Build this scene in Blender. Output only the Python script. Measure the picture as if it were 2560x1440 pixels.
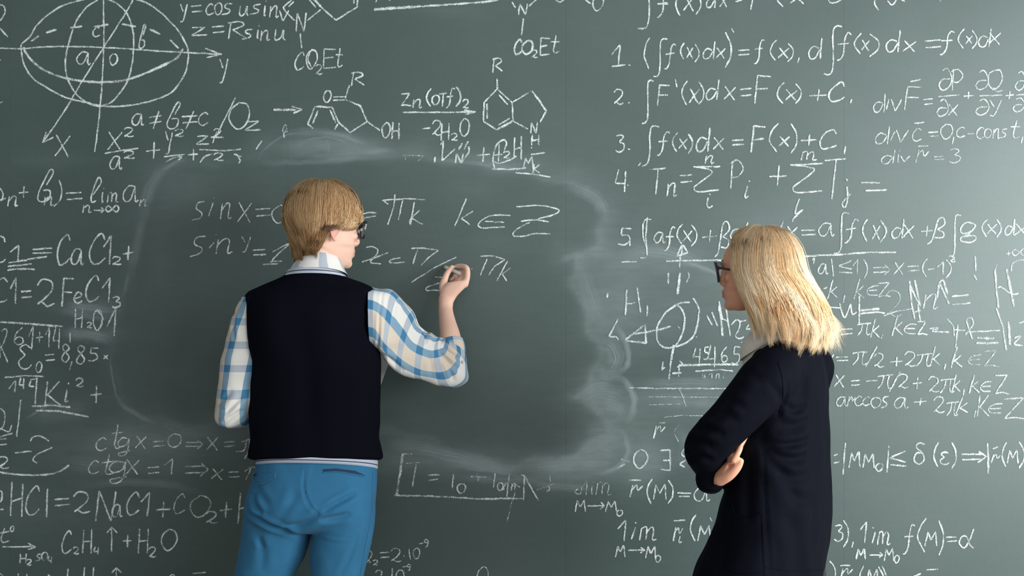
import bpy, bmesh, math, random
import numpy as np
from mathutils import Vector, noise
from mathutils.bvhtree import BVHTree

random.seed(7); np.random.seed(7)
for o in list(bpy.data.objects): bpy.data.objects.remove(o)
scene = bpy.context.scene
COL = scene.collection

# ---------------------------------------------------------------- camera, world, lights, exposure
CAM_Y, CAM_Z, FPX = -3.75, 1.50, 2720.0
cam = bpy.data.cameras.new('camera')
cam.sensor_width = 36.0; cam.lens = FPX / 2560 * 36.0
cam_o = bpy.data.objects.new('camera', cam); COL.objects.link(cam_o)
cam_o.location = (0, CAM_Y, CAM_Z); cam_o.rotation_euler = (math.pi / 2, 0, 0)
scene.camera = cam_o

world = bpy.data.worlds.new('world'); scene.world = world; world.use_nodes = True
wb = world.node_tree.nodes['Background']
wb.inputs[0].default_value = (0.90, 0.96, 0.98, 1); wb.inputs[1].default_value = 0.34

def area(name, loc, target, sx, sy, energy, col=(1, 1, 1)):
    l = bpy.data.lights.new(name, 'AREA'); l.shape = 'RECTANGLE'; l.size = sx; l.size_y = sy
    l.energy = energy; l.color = col
    o = bpy.data.objects.new(name, l); COL.objects.link(o); o.location = loc
    d = Vector(target) - Vector(loc); o.rotation_euler = d.to_track_quat('-Z', 'Y').to_euler()
    return o
# daylight through the tall windows on the right-hand side of the classroom, and an added warm fill lamp overhead behind the camera
area('window_daylight', (4.3, -2.9, 1.75), (0.0, -2.0, 1.45), 2.6, 2.1, 295, (0.97, 1.0, 0.99))
area('window_daylight_rear', (4.3, -6.2, 1.9), (0.0, -1.0, 1.4), 2.4, 2.1, 120, (0.97, 1.0, 0.99))
area('overhead_fill', (0.4, -4.6, 3.1), (0.3, -0.6, 1.2), 3.0, 1.2, 22, (1.0, 0.95, 0.88))

scene.view_settings.view_transform = 'Standard'; scene.view_settings.look = 'None'
scene.view_settings.exposure = 0.08; scene.view_settings.gamma = 1.0
scene.view_settings.use_curve_mapping = False
scene.cycles.transparent_max_bounces = 24

# ---------------------------------------------------------------- helpers
def P(px, py, y):
    """photo position (2560 x 1440) at depth y -> world point"""
    k = (y - CAM_Y) / FPX
    return np.array([(px - 1280) * k, y, CAM_Z - (py - 720) * k])
def K(y): return (y - CAM_Y) / FPX
def V3(*a): return np.array(a, float)
def nrm(v):
    v = np.asarray(v, float); n = np.linalg.norm(v); return v / n if n > 1e-12 else v
def srgb(r, g, b):
    f = lambda c: (c / 255 / 12.92) if c / 255 <= 0.04045 else ((c / 255 + 0.055) / 1.055) ** 2.4
    return (f(r), f(g), f(b), 1.0)

ORG = {}
def tag(o, label=None, cat=None, group=None, kind=None):
    if label: o['label'] = label
    if cat: o['category'] = cat
    if group: o['group'] = group
    if kind: o['kind'] = kind
    return o
def empty(name, loc):
    o = bpy.data.objects.new(name, None); COL.objects.link(o); o.location = loc
    o.empty_display_size = 0.1; ORG[o.name] = np.array(loc, float); return o
def mk(name, verts, faces, mat, parent=None, uvs=None, attrs=None, smooth=True, org=None):
    verts = np.asarray(verts, float)
    o0 = ORG[parent.name] if parent is not None else (np.array(org, float) if org is not None else np.zeros(3))
    me = bpy.data.meshes.new(name)
    me.from_pydata((verts - o0).tolist(), [], faces)
    if uvs is not None:
        uv = me.uv_layers.new(name='UVMap'); uv.data.foreach_set('uv', np.asarray(uvs, np.float32).ravel())
    if attrs:
        for k, v in attrs.items():
            a = me.attributes.new(k, 'FLOAT', 'POINT'); a.data.foreach_set('value', np.asarray(v, np.float32))
    if smooth: me.polygons.foreach_set('use_smooth', [True] * len(me.polygons))
    me.materials.append(mat); me.update()
    o = bpy.data.objects.new(name, me); COL.objects.link(o)
    if parent is not None: o.parent = parent
    else: o.location = o0
    ORG[o.name] = o0
    return o
def me_arrays(me):
    n = len(me.vertices); co = np.empty(n * 3); me.vertices.foreach_get('co', co)
    return co.reshape(-1, 3), [tuple(p.vertices) for p in me.polygons]

def catmull(pts, n):
    """n samples of a Catmull-Rom through pts (k, d)"""
    p = np.asarray(pts, float); k = len(p)
    if k < 3:
        t = np.linspace(0, 1, n)[:, None]; return p[0] * (1 - t) + p[-1] * t
    q = np.vstack([2 * p[0] - p[1], p, 2 * p[-1] - p[-2]])
    t = np.linspace(0, k - 1 - 1e-9, n); i = t.astype(int); f = (t - i)[:, None]
    a, b, c, d = q[i], q[i + 1], q[i + 2], q[i + 3]
    return 0.5 * (2 * b + (c - a) * f + (2 * a - 5 * b + 4 * c - d) * f ** 2 + (3 * b - a - 3 * c + d) * f ** 3)

def loft(rings, nseg=32, m=None, cap=True, disp=None):
    """rings: (centre, U half axis, V half axis[, exponent]) -> verts, faces, loop uvs in metres"""
    R = np.array([np.concatenate([r[0], r[1], r[2], [r[3] if len(r) > 3 else 2.0]]) for r in rings])
    m = m or max(2, (len(rings) - 1) * 6 + 1)
    S = catmull(R, m)
    th = np.arange(nseg) / nseg * 2 * math.pi
    vs = []
    c, s = np.cos(th), np.sin(th)
    for r in S:
        e = 2.0 / max(r[9], 1.2)
        x = np.sign(c) * np.abs(c) ** e; y = np.sign(s) * np.abs(s) ** e
        vs.append(r[0:3] + x[:, None] * r[3:6] + y[:, None] * r[6:9])
    vs = np.array(vs)
    per = np.mean([np.linalg.norm(v - np.roll(v, 1, 0), axis=1).sum() for v in vs])
    vl = np.concatenate([[0], np.cumsum(np.linalg.norm(np.diff(S[:, :3], axis=0), axis=1))])
    if disp is not None: vs = disp(vs, vl)
    verts = vs.reshape(-1, 3); faces = []; uvs = []
    for i in range(m - 1):
        for j in range(nseg):
            k = (j + 1) % nseg
            faces.append((i * nseg + j, i * nseg + k, (i + 1) * nseg + k, (i + 1) * nseg + j))
            u0, u1 = j / nseg * per, (j + 1) / nseg * per
            uvs += [(u0, vl[i]), (u1, vl[i]), (u1, vl[i + 1]), (u0, vl[i + 1])]
    if cap:
        n0 = len(verts); verts = np.vstack([verts, S[0, :3], S[-1, :3]])
        for j in range(nseg):
            k = (j + 1) % nseg
            faces.append((k, j, n0)); uvs += [(0, 0)] * 3
            faces.append(((m - 1) * nseg + j, (m - 1) * nseg + k, n0 + 1)); uvs += [(0, vl[-1])] * 3
    return verts, faces, uvs

def tube(pts, rad, nseg=14, m=None, ref=None, flat=1.0, round_ends=True, exp=2.0, disp=None):
    """tapered round tube along points; rad scalar list; flat scales the second axis; ref = first axis hint"""
    pts = np.asarray(pts, float); k = len(pts)
    rad = np.asarray(rad if hasattr(rad, '__len__') else [rad] * k, float)
    fl = np.asarray(flat if hasattr(flat, '__len__') else [flat] * k, float)
    D = np.hstack([pts, rad[:, None], fl[:, None]])
    m = m or (k - 1) * 6 + 1
    S = catmull(D, m); c = S[:, :3]
    T = np.gradient(c, axis=0); T /= np.linalg.norm(T, axis=1)[:, None] + 1e-12
    u = nrm(np.cross(T[0], [0.31, 0.17, 0.93])) if ref is None else np.asarray(ref, float)
    rings = []
    for i in range(m):
        if ref is not None: u = np.asarray(ref, float)
        u = nrm(u - T[i] * np.dot(u, T[i])); v = np.cross(T[i], u)
        rings.append((c[i], u * S[i, 3], v * S[i, 3] * S[i, 4], exp))
    if round_ends:
        pre = []; post = []
        for a in (0.35, 0.7, 0.93):
            f = math.sqrt(1 - a * a)
            pre.insert(0, (c[0] - T[0] * S[0, 3] * min(S[0, 4], 1) * a, rings[0][1] * f, rings[0][2] * f, exp))
            post.append((c[-1] + T[-1] * S[-1, 3] * min(S[-1, 4], 1) * a, rings[-1][1] * f, rings[-1][2] * f, exp))
        rings = pre + rings + post
    return loft(rings, nseg, len(rings), True, disp)

def ellipsoid(c, A, B, C, nu=20, nv=14):
    vs = []; fs = []
    for i in range(nv + 1):
        ph = math.pi * (0.02 + 0.96 * i / nv)
        for j in range(nu):
            t = 2 * math.pi * j / nu
            vs.append(c + A * math.sin(ph) * math.cos(t) + B * math.sin(ph) * math.sin(t) + C * math.cos(ph))
    for i in range(nv):
        for j in range(nu):
            k = (j + 1) % nu; fs.append((i * nu + k, i * nu + j, (i + 1) * nu + j, (i + 1) * nu + k))
    fs.append(tuple(range(nu))); fs.append(tuple((nv) * nu + j for j in reversed(range(nu))))
    return np.array(vs), fs, None
def join(parts):
    V = []; F = []; U = []; n = 0; hasuv = all(p[2] is not None for p in parts)
    for v, f, u in parts:
        V.append(np.asarray(v)); F += [tuple(i + n for i in q) for q in f]; n += len(v)
        if hasuv: U += list(u)
    return np.vstack(V), F, (U if hasuv else None)
def box(c, A, B, C):
    v = [c + a * A + b * B + d * C for a in (-1, 1) for b in (-1, 1) for d in (-1, 1)]
    f = [(0, 1, 3, 2), (4, 6, 7, 5), (0, 4, 5, 1), (2, 3, 7, 6), (0, 2, 6, 4), (1, 5, 7, 3)]
    return np.array(v), f, None
def remesh(parts, voxel, smooth=2, factor=0.5):
    v, f, _ = join([(p[0], p[1], None) for p in parts])
    me = bpy.data.meshes.new('tmp'); me.from_pydata(v.tolist(), [], f); me.update()
    bm = bmesh.new(); bm.from_mesh(me); bmesh.ops.recalc_face_normals(bm, faces=bm.faces); bm.to_mesh(me); bm.free()
    ob = bpy.data.objects.new('tmp', me); COL.objects.link(ob)
    r = ob.modifiers.new('r', 'REMESH'); r.mode = 'VOXEL'; r.voxel_size = voxel; r.adaptivity = 0
    if smooth:
        s = ob.modifiers.new('s', 'SMOOTH'); s.iterations = smooth; s.factor = factor
    dg = bpy.context.evaluated_depsgraph_get()
    m2 = bpy.data.meshes.new_from_object(ob.evaluated_get(dg))
    co, fs = me_arrays(m2)
    bpy.data.objects.remove(ob); bpy.data.meshes.remove(me); bpy.data.meshes.remove(m2)
    return co, fs
def vnormals(co, fs):
    n = np.zeros_like(co)
    q = np.array([f[:4] if len(f) >= 4 else (f[0], f[1], f[2], f[2]) for f in fs])
    a = np.cross(co[q[:, 2]] - co[q[:, 0]], co[q[:, 3]] - co[q[:, 1]])
    for k in range(4): np.add.at(n, q[:, k], a)
    return n / (np.linalg.norm(n, axis=1)[:, None] + 1e-12)
def crease(co, nr, line, depth, width, y, side=-1):
    """press a fold line (photo positions at depth y) into the surface facing the given side; a ridge rises beside it"""
    L = np.array([P(a, b, y)[[0, 2]] for a, b in line]); L = catmull(L, 40)
    X = co[:, [0, 2]]
    lo, hi = L.min(0) - width * 4, L.max(0) + width * 4
    idx = np.where(((X > lo) & (X < hi)).all(1) & (nr[:, 1] * side > 0.05))[0]
    if not len(idx): return
    d2 = ((X[idx][:, None, :] - L[None]) ** 2).sum(2); j = d2.argmin(1); d = np.sqrt(d2[np.arange(len(idx)), j])
    t = j / 39.0; env = np.sin(np.clip(t, 0, 1) * math.pi) ** 0.5
    prof = -np.exp(-(d / width) ** 2) + 0.55 * np.exp(-((d - 2.0 * width) / (1.2 * width)) ** 2)
    co[idx] += nr[idx] * (prof * env * depth)[:, None]
def rough(co, nr, amp, freq, stretch=(1, 1, 1), seed=0.0):
    s = np.array(stretch) * freq
    d = np.array([noise.fractal(Vector(c * s + seed), 1.0, 2.0, 3) for c in co])
    return co + nr * (d * amp)[:, None]

# ---------------------------------------------------------------- materials
class NT:
    def __init__(s, name):
        s.m = bpy.data.materials.new(name); s.m.use_nodes = True; s.t = s.m.node_tree
        s.b = s.t.nodes['Principled BSDF']; s.out = s.t.nodes['Material Output']
    def n(s, typ, **kw):
        nd = s.t.nodes.new(typ)
        for k, v in kw.items():
            if k.startswith('i_'):
                key = k[2:]; key = int(key) if key.isdigit() else key
                nd.inputs[key].default_value = v
            else: setattr(nd, k, v)
        return nd
    def l(s, a, b): s.t.links.new(a, b)
    def math(s, op, a, b=None, clamp=False):
        nd = s.t.nodes.new('ShaderNodeMath'); nd.operation = op; nd.use_clamp = clamp
        for i, x in enumerate((a, b)):
            if x is None: continue
            if isinstance(x, (int, float)): nd.inputs[i].default_value = x
            else: s.l(x, nd.inputs[i])
        return nd.outputs[0]
    def mix(s, f, a, b):
        nd = s.t.nodes.new('ShaderNodeMix'); nd.data_type = 'RGBA'
        for i, x in ((0, f), (6, a), (7, b)):
            if isinstance(x, (int, float, tuple)): nd.inputs[i].default_value = x
            else: s.l(x, nd.inputs[i])
        return nd.outputs[2]
def plain(name, col, rough=0.6, noise_amt=0.0, scale=60, bump=0.0, bscale=400, spec=0.5, sheen=0.0):
    t = NT(name); t.b.inputs['Roughness'].default_value = rough; t.b.inputs['Base Color'].default_value = col
    t.b.inputs['Specular IOR Level'].default_value = spec
    if sheen: t.b.inputs['Sheen Weight'].default_value = sheen
    tc = t.n('ShaderNodeTexCoord')
    if noise_amt:
        nz = t.n('ShaderNodeTexNoise', i_Scale=scale, i_Detail=4.0); t.l(tc.outputs['Object'], nz.inputs['Vector'])
        d = tuple(c * (1 - noise_amt) for c in col[:3]) + (1,); h = tuple(min(1, c * (1 + noise_amt)) for c in col[:3]) + (1,)
        t.l(t.mix(nz.outputs['Fac'], d, h), t.b.inputs['Base Color'])
    if bump:
        nb = t.n('ShaderNodeTexNoise', i_Scale=bscale, i_Detail=2.0); t.l(tc.outputs['Object'], nb.inputs['Vector'])
        bp = t.n('ShaderNodeBump', i_Strength=bump, i_Distance=0.001); t.l(nb.outputs['Fac'], bp.inputs['Height'])
        t.l(bp.outputs['Normal'], t.b.inputs['Normal'])
    return t.m
def attr(t, name): return t.n('ShaderNodeAttribute', attribute_name=name).outputs['Fac']

def m_board():
    t = NT('chalkboard_paint'); tc = t.n('ShaderNodeTexCoord')
    n1 = t.n('ShaderNodeTexNoise', i_Scale=5.0, i_Detail=6.0, i_Roughness=0.6); t.l(tc.outputs['Object'], n1.inputs['Vector'])
    mp = t.n('ShaderNodeMapping'); mp.inputs['Scale'].default_value = (420, 420, 40); t.l(tc.outputs['Object'], mp.inputs['Vector'])
    n2 = t.n('ShaderNodeTexNoise', i_Scale=1.0, i_Detail=2.0); t.l(mp.outputs['Vector'], n2.inputs['Vector'])
    mp3 = t.n('ShaderNodeMapping'); mp3.inputs['Scale'].default_value = (9, 9, 46); mp3.inputs['Rotation'].default_value = (0, 0.12, 0)
    t.l(tc.outputs['Object'], mp3.inputs['Vector'])
    n3 = t.n('ShaderNodeTexNoise', i_Scale=1.0, i_Detail=5.0, i_Roughness=0.65); t.l(mp3.outputs['Vector'], n3.inputs['Vector'])
    base = t.mix(n2.outputs['Fac'], (0.025, 0.050, 0.046, 1), (0.038, 0.067, 0.062, 1))
    d = attr(t, 'dust')
    f = t.math('MULTIPLY', d, t.math('ADD', t.math('MULTIPLY', n3.outputs['Fac'], 1.1), t.math('MULTIPLY', n1.outputs['Fac'], 0.9)), True)
    t.l(t.mix(f, base, (0.34, 0.42, 0.42, 1)), t.b.inputs['Base Color'])
    t.b.inputs['Specular IOR Level'].default_value = 0.9; t.b.inputs['Specular Tint'].default_value = (0.92, 1.0, 0.995, 1)
    t.b.inputs['Roughness'].default_value = 0.49
    bp = t.n('ShaderNodeBump', i_Strength=0.12, i_Distance=0.0006); t.l(n2.outputs['Fac'], bp.inputs['Height']); t.l(bp.outputs['Normal'], t.b.inputs['Normal'])
    return t.m
def m_chalk():
    t = NT('white_chalk'); tc = t.n('ShaderNodeTexCoord')
    uv = t.n('ShaderNodeUVMap', uv_map='UVMap'); sp = t.n('ShaderNodeSeparateXYZ'); t.l(uv.outputs[0], sp.inputs[0])
    n1 = t.n('ShaderNodeTexNoise', i_Scale=300.0, i_Detail=3.0, i_Roughness=0.65); t.l(tc.outputs['Object'], n1.inputs['Vector'])
    n2 = t.n('ShaderNodeTexNoise', i_Scale=60.0, i_Detail=2.0); t.l(tc.outputs['Object'], n2.inputs['Vector'])
    au = t.math('ABSOLUTE', sp.outputs[0]); e = t.math('POWER', au, 2.5)
    g = t.math('MULTIPLY', t.math('SUBTRACT', n1.outputs['Fac'], 0.5), 1.9)
    h = t.math('MULTIPLY', t.math('SUBTRACT', n2.outputs['Fac'], 0.5), 0.9)
    val = t.math('ADD', t.math('SUBTRACT', attr(t, 'chalk_load'), t.math('MULTIPLY', e, 0.7)), t.math('ADD', g, t.math('ADD', h, -0.37)))
    a = t.math('MULTIPLY', val, 1.7, True)
    a = t.math('MULTIPLY', a, 0.94)
    df = t.n('ShaderNodeBsdfDiffuse'); df.inputs['Color'].default_value = (0.82, 0.90, 0.895, 1)
    tr = t.n('ShaderNodeBsdfTransparent'); mx = t.n('ShaderNodeMixShader')
    t.l(a, mx.inputs[0]); t.l(tr.outputs[0], mx.inputs[1]); t.l(df.outputs[0], mx.inputs[2]); t.l(mx.outputs[0], t.out.inputs['Surface'])
    t.t.nodes.remove(t.b); return t.m
def m_smear():
    t = NT('rubbed_chalk_dust')
    uv = t.n('ShaderNodeUVMap', uv_map='UVMap'); sp = t.n('ShaderNodeSeparateXYZ'); t.l(uv.outputs[0], sp.inputs[0])
    cb = t.n('ShaderNodeCombineXYZ'); t.l(t.math('MULTIPLY', sp.outputs[0], 7.0), cb.inputs[0]); t.l(t.math('MULTIPLY', sp.outputs[1], 2.2), cb.inputs[1])
    n1 = t.n('ShaderNodeTexNoise', i_Scale=1.0, i_Detail=5.0, i_Roughness=0.7); t.l(cb.outputs[0], n1.inputs['Vector'])
    au = t.math('POWER', t.math('ABSOLUTE', sp.outputs[0]), 1.6); e = t.math('SUBTRACT', 1.0, au, True)
    s = t.math('MULTIPLY', t.math('SUBTRACT', n1.outputs['Fac'], 0.3), 2.4, True)
    a = t.math('MULTIPLY', t.math('MULTIPLY', e, s), attr(t, 'chalk_load'), True)
    df = t.n('ShaderNodeBsdfDiffuse'); df.inputs['Color'].default_value = (0.46, 0.55, 0.57, 1)
    tr = t.n('ShaderNodeBsdfTransparent'); mx = t.n('ShaderNodeMixShader')
    t.l(a, mx.inputs[0]); t.l(tr.outputs[0], mx.inputs[1]); t.l(df.outputs[0], mx.inputs[2]); t.l(mx.outputs[0], t.out.inputs['Surface'])
    t.t.nodes.remove(t.b); return t.m
def m_check():
    t = NT('checked_cotton'); uv = t.n('ShaderNodeUVMap', uv_map='UVMap'); sp = t.n('ShaderNodeSeparateXYZ'); t.l(uv.outputs[0], sp.inputs[0])
    def band(o, period, frac, off):
        f = t.math('FRACT', t.math('ADD', t.math('DIVIDE', o, period), off)); return t.math('LESS_THAN', f, frac)
    su = band(sp.outputs[0], 0.064, 0.37, 0.25); sv = band(sp.outputs[1], 0.074, 0.31, 0.1)
    cu = band(sp.outputs[0], 0.128, 0.5, 0.46); 
    base = t.mix(cu, srgb(222, 220, 217), srgb(212, 199, 184))
    c1 = t.mix(sv, base, srgb(174, 182, 192)); c2 = t.mix(sv, srgb(126, 158, 182), srgb(66, 122, 162))
    wv = t.n('ShaderNodeTexNoise', i_Scale=900.0); tc = t.n('ShaderNodeTexCoord'); t.l(tc.outputs['Object'], wv.inputs['Vector'])
    c = t.mix(su, c1, c2)
    t.l(c, t.b.inputs['Base Color']); t.b.inputs['Roughness'].default_value = 0.85; t.b.inputs['Specular IOR Level'].default_value = 0.2
    bp = t.n('ShaderNodeBump', i_Strength=0.15, i_Distance=0.0005); t.l(wv.outputs['Fac'], bp.inputs['Height']); t.l(bp.outputs['Normal'], t.b.inputs['Normal'])
    return t.m
def m_hair(name, dark, mid, light, rough=0.42):
    t = NT(name); a = attr(t, 'tone')
    cr = t.n('ShaderNodeValToRGB'); cr.color_ramp.elements[0].color = dark; cr.color_ramp.elements[1].color = light
    e = cr.color_ramp.elements.new(0.5); e.color = mid
    t.l(a, cr.inputs['Fac']); t.l(cr.outputs['Color'], t.b.inputs['Base Color'])
    t.b.inputs['Roughness'].default_value = rough; t.b.inputs['Specular IOR Level'].default_value = 0.22
    return t.m
def m_skin(name, col, lip):
    t = NT(name); tc = t.n('ShaderNodeTexCoord')
    nz = t.n('ShaderNodeTexNoise', i_Scale=35.0, i_Detail=4.0); t.l(tc.outputs['Object'], nz.inputs['Vector'])
    warm = tuple(min(1, c * k) for c, k in zip(col[:3], (1.05, 0.90, 0.86))) + (1,)
    c = t.mix(nz.outputs['Fac'], col, warm)
    t.l(t.mix(attr(t, 'lip'), c, lip), t.b.inputs['Base Color'])
    t.b.inputs['Roughness'].default_value = 0.5; t.b.inputs['Specular IOR Level'].default_value = 0.35
    t.b.inputs['Subsurface Weight'].default_value = 0.08; t.b.inputs['Subsurface Radius'].default_value = (0.01, 0.004, 0.002)
    t.b.inputs['Subsurface Scale'].default_value = 0.6
    return t.m
def m_floor():
    t = NT('grey_floor'); tc = t.n('ShaderNodeTexCoord')
    br = t.n('ShaderNodeTexBrick', i_Scale=1.0); br.inputs['Color1'].default_value = (0.30, 0.27, 0.23, 1); br.inputs['Color2'].default_value = (0.36, 0.32, 0.27, 1)
    br.inputs['Mortar'].default_value = (0.12, 0.10, 0.09, 1); br.inputs['Mortar Size'].default_value = 0.004; br.inputs['Brick Width'].default_value = 1.4; br.inputs['Row Height'].default_value = 0.16
    t.l(tc.outputs['Object'], br.inputs['Vector']); t.l(br.outputs['Color'], t.b.inputs['Base Color']); t.b.inputs['Roughness'].default_value = 0.45
    return t.m
def m_glass():
    t = NT('clear_lens'); t.b.inputs['Base Color'].default_value = (0.95, 0.95, 0.95, 1); t.b.inputs['Roughness'].default_value = 0.03
    t.b.inputs['IOR'].default_value = 1.15
    t.b.inputs['Alpha'].default_value = 0.14
    nz = t.n('ShaderNodeTexNoise', i_Scale=40.0); t.l(nz.outputs['Fac'], t.b.inputs['Coat Weight'])
    return t.m
M = dict(
    board=m_board(), chalk=m_chalk(), smear=m_smear(), check=m_check(), floor=m_floor(), lens=m_glass(),
    wall=plain('painted_wall', srgb(198, 200, 198), 0.8, 0.04, 8),
    navy_knit=plain('dark_navy_knit', (0.0030, 0.0034, 0.0072, 1), 0.9, 0.25, 300, 0.5, 900, 0.05, 0.0),
    navy_jersey=plain('navy_jersey', (0.0022, 0.0031, 0.0072, 1), 0.8, 0.2, 200, 0.3, 1200, 0.07, 0.0),
    rib=plain('light_grey_rib', srgb(178, 186, 202), 0.85, 0.1, 300, 0.4, 700, 0.2),
    stripe=plain('dark_stripe', srgb(40, 48, 72), 0.85),
    denim=plain('blue_chino_cotton', srgb(46, 106, 144), 0.8, 0.10, 14, 0.35, 900, 0.2, 0.05),
    denim_shade=plain('pocket_shadow_cotton', srgb(20, 46, 76), 0.85),
    denim_seam=plain('chino_seam_thread', srgb(72, 122, 152), 0.85),
    skin_m=m_skin('fair_skin', srgb(230, 194, 176), srgb(200, 120, 110)),
    skin_w=m_skin('tanned_skin', srgb(228, 173, 145), srgb(172, 98, 92)),
    hair_m=m_hair('dark_blond_hair', srgb(84, 60, 42), srgb(162, 124, 86), srgb(214, 180, 138), 0.52),
    hair_w=m_hair('light_blond_hair', srgb(172, 114, 66), srgb(222, 182, 134), srgb(244, 222, 190), 0.6),
    plastic=plain('black_acetate', (0.008, 0.010, 0.014, 1), 0.25, 0.1, 100),
    tortoise=plain('tortoiseshell_acetate', (0.050, 0.018, 0.014, 1), 0.25, 0.9, 160),
    shirt_white=plain('cream_blouse_cotton', srgb(226, 220, 208), 0.8, 0.04, 30, 0.2, 800, 0.2),
    paper=plain('white_paper', srgb(226, 230, 234), 0.7, 0.02, 40),
    chalk_body=plain('chalk_stick_white', srgb(240, 240, 234), 0.9, 0.03, 200),
    eye=plain('eye_white', srgb(232, 230, 226), 0.3), iris=plain('blue_iris', srgb(70, 92, 110), 0.2),
    brow=plain('brow_hair', srgb(120, 86, 54), 0.7, 0.2, 300),
    shoe=plain('brown_leather', srgb(92, 62, 42), 0.4, 0.15, 40), shoe_b=plain('black_leather', srgb(30, 29, 30), 0.35, 0.15, 40),
    sole=plain('rubber_sole', srgb(60, 56, 52), 0.8), trouser_b=plain('black_trouser_wool', srgb(30, 31, 36), 0.85, 0.15, 100),
    nail=plain('fingernail', srgb(226, 186, 170), 0.35),
    button=plain('shell_button', srgb(210, 206, 198), 0.3),
)

# ---------------------------------------------------------------- room and chalkboard
def plane_box(name, c, hx, hy, hz, mat, parent=None):
    v, f, _ = box(np.array(c, float), V3(hx, 0, 0), V3(0, hy, 0), V3(0, 0, hz)); return mk(name, v, f, mat, parent, smooth=False, org=c)
tag(plane_box('floor', (0, -3.0, -0.025), 5.0, 3.2, 0.025, M['floor']), kind='structure')
tag(plane_box('wall_back', (0, 0.11, 1.6), 5.0, 0.08, 1.6, M['wall']), kind='structure')
tag(plane_box('baseboard_back', (0, 0.022, 0.05), 5.0, 0.008, 0.05, M['wall']), kind='structure')

board = tag(empty('chalkboard', (0, 0.015, 0.32)), 'huge dark green chalkboard covered in white chalk formulas behind two people', 'chalkboard')
BK = K(0.0)
def bpx(x): return (x - 1280) * BK
def bpz(y): return CAM_Z - (y - 720) * BK
ERASED = [(385,445),(430,412),(620,402),(900,393),(1010,390),(1150,402),(1290,430),(1420,455),(1490,490),(1510,530),(1492,600),(1450,645),(1428,700),(1455,775),(1474,825),(1500,857),(1490,907),(1468,956),(1440,998),(1475,1020),(1515,1050),(1520,1085),(1438,1127),(1380,1145),(1310,1154),(1255,1160),(1134,1132),(1062,1096),(980,1080),(800,1072),(580,1075),(430,1055),(335,1022),(293,985),(280,900),(297,800),(322,700),(342,600),(365,505)]
BLOBS = [ # x, y, rx, ry, amount : broad clouds of rubbed chalk
 (1540,760,90,120,.22),(1500,1000,80,60,.26),(1540,1120,120,70,.26),(1700,1000,180,60,.16),(1420,1170,160,40,.22),(1120,1150,180,35,.20),
 (430,1090,180,60,.12),(300,1130,200,60,.11),(200,1290,240,70,.05),(820,365,140,30,.20),(920,380,80,20,.14),(1250,410,90,25,.12),
 (440,470,60,70,.10),(500,480,50,40,.05),(400,640,30,120,.05),(480,950,60,30,.05),(430,925,60,25,.03),(1430,640,60,40,.10),(1180,470,60,30,.06),(1240,610,60,30,.07),
 (1260,880,30,25,.05),(220,770,80,20,.16),(230,835,70,18,.18),(1650,640,140,35,.14),(1800,690,90,30,.10),(130,400,110,22,.05),(1100,25,90,18,.05),
 (1950,560,200,60,.05),(2300,770,300,120,.05),(1620,1140,40,70,.10),(680,500,50,25,.05),(1750,800,140,120,.06),(90,1000,120,60,.06),(60,1240,80,60,.04)]
EP = np.array(ERASED, float)
def board_dust(X, Y):
    d = np.full(X.shape, 0.018)
    ns = 0.5 + 0.5 * np.sin(X * .011 + 1.3 * np.sin(Y * .013)) * np.sin(Y * .009 + 1.7 * np.sin(X * .007))
    d += 0.03 * ns
    for x, y, rx, ry, a in BLOBS:
        w = 1 + 0.25 * np.sin(X * .03 + Y * .021 + x)
        d += a * np.exp(-(((X - x) / rx) ** 2 + ((Y - y) / ry) ** 2) * w)
    A, B = EP, np.roll(EP, -1, 0); dm = np.full(X.shape, 1e9); ins = np.zeros(X.shape, bool)
    wob = 6 * np.sin(X * .045 + Y * .02) + 4 * np.sin(Y * .07 - X * .03)
    for (ax, ay), (bx, by) in zip(A, B):
        ex, ey = bx - ax, by - ay; t = np.clip(((X - ax) * ex + (Y - ay) * ey) / (ex * ex + ey * ey), 0, 1)
        dm = np.minimum(dm, np.hypot(X - ax - t * ex, Y - ay - t * ey))
        c = ((ay > Y) != (by > Y)) & (X < (bx - ax) * (Y - ay) / (by - ay + 1e-9) + ax); ins ^= c
    sd = np.where(ins, -dm, dm) + wob
    d = np.where(sd < 0, d * 0.6 + 0.03, d)
    rimw = 0.10 + 0.09 * np.clip((X - 900) / 600, -0.4, 1)
    d += rimw * np.where(sd > 0, np.exp(-sd / 32.0), np.exp(sd / 7.0))
    return np.clip(d, 0, 1)
seams = [-2620, -1925, -672, 25, 720, 1415, 2110, 2805, 3500, 4400]
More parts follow.
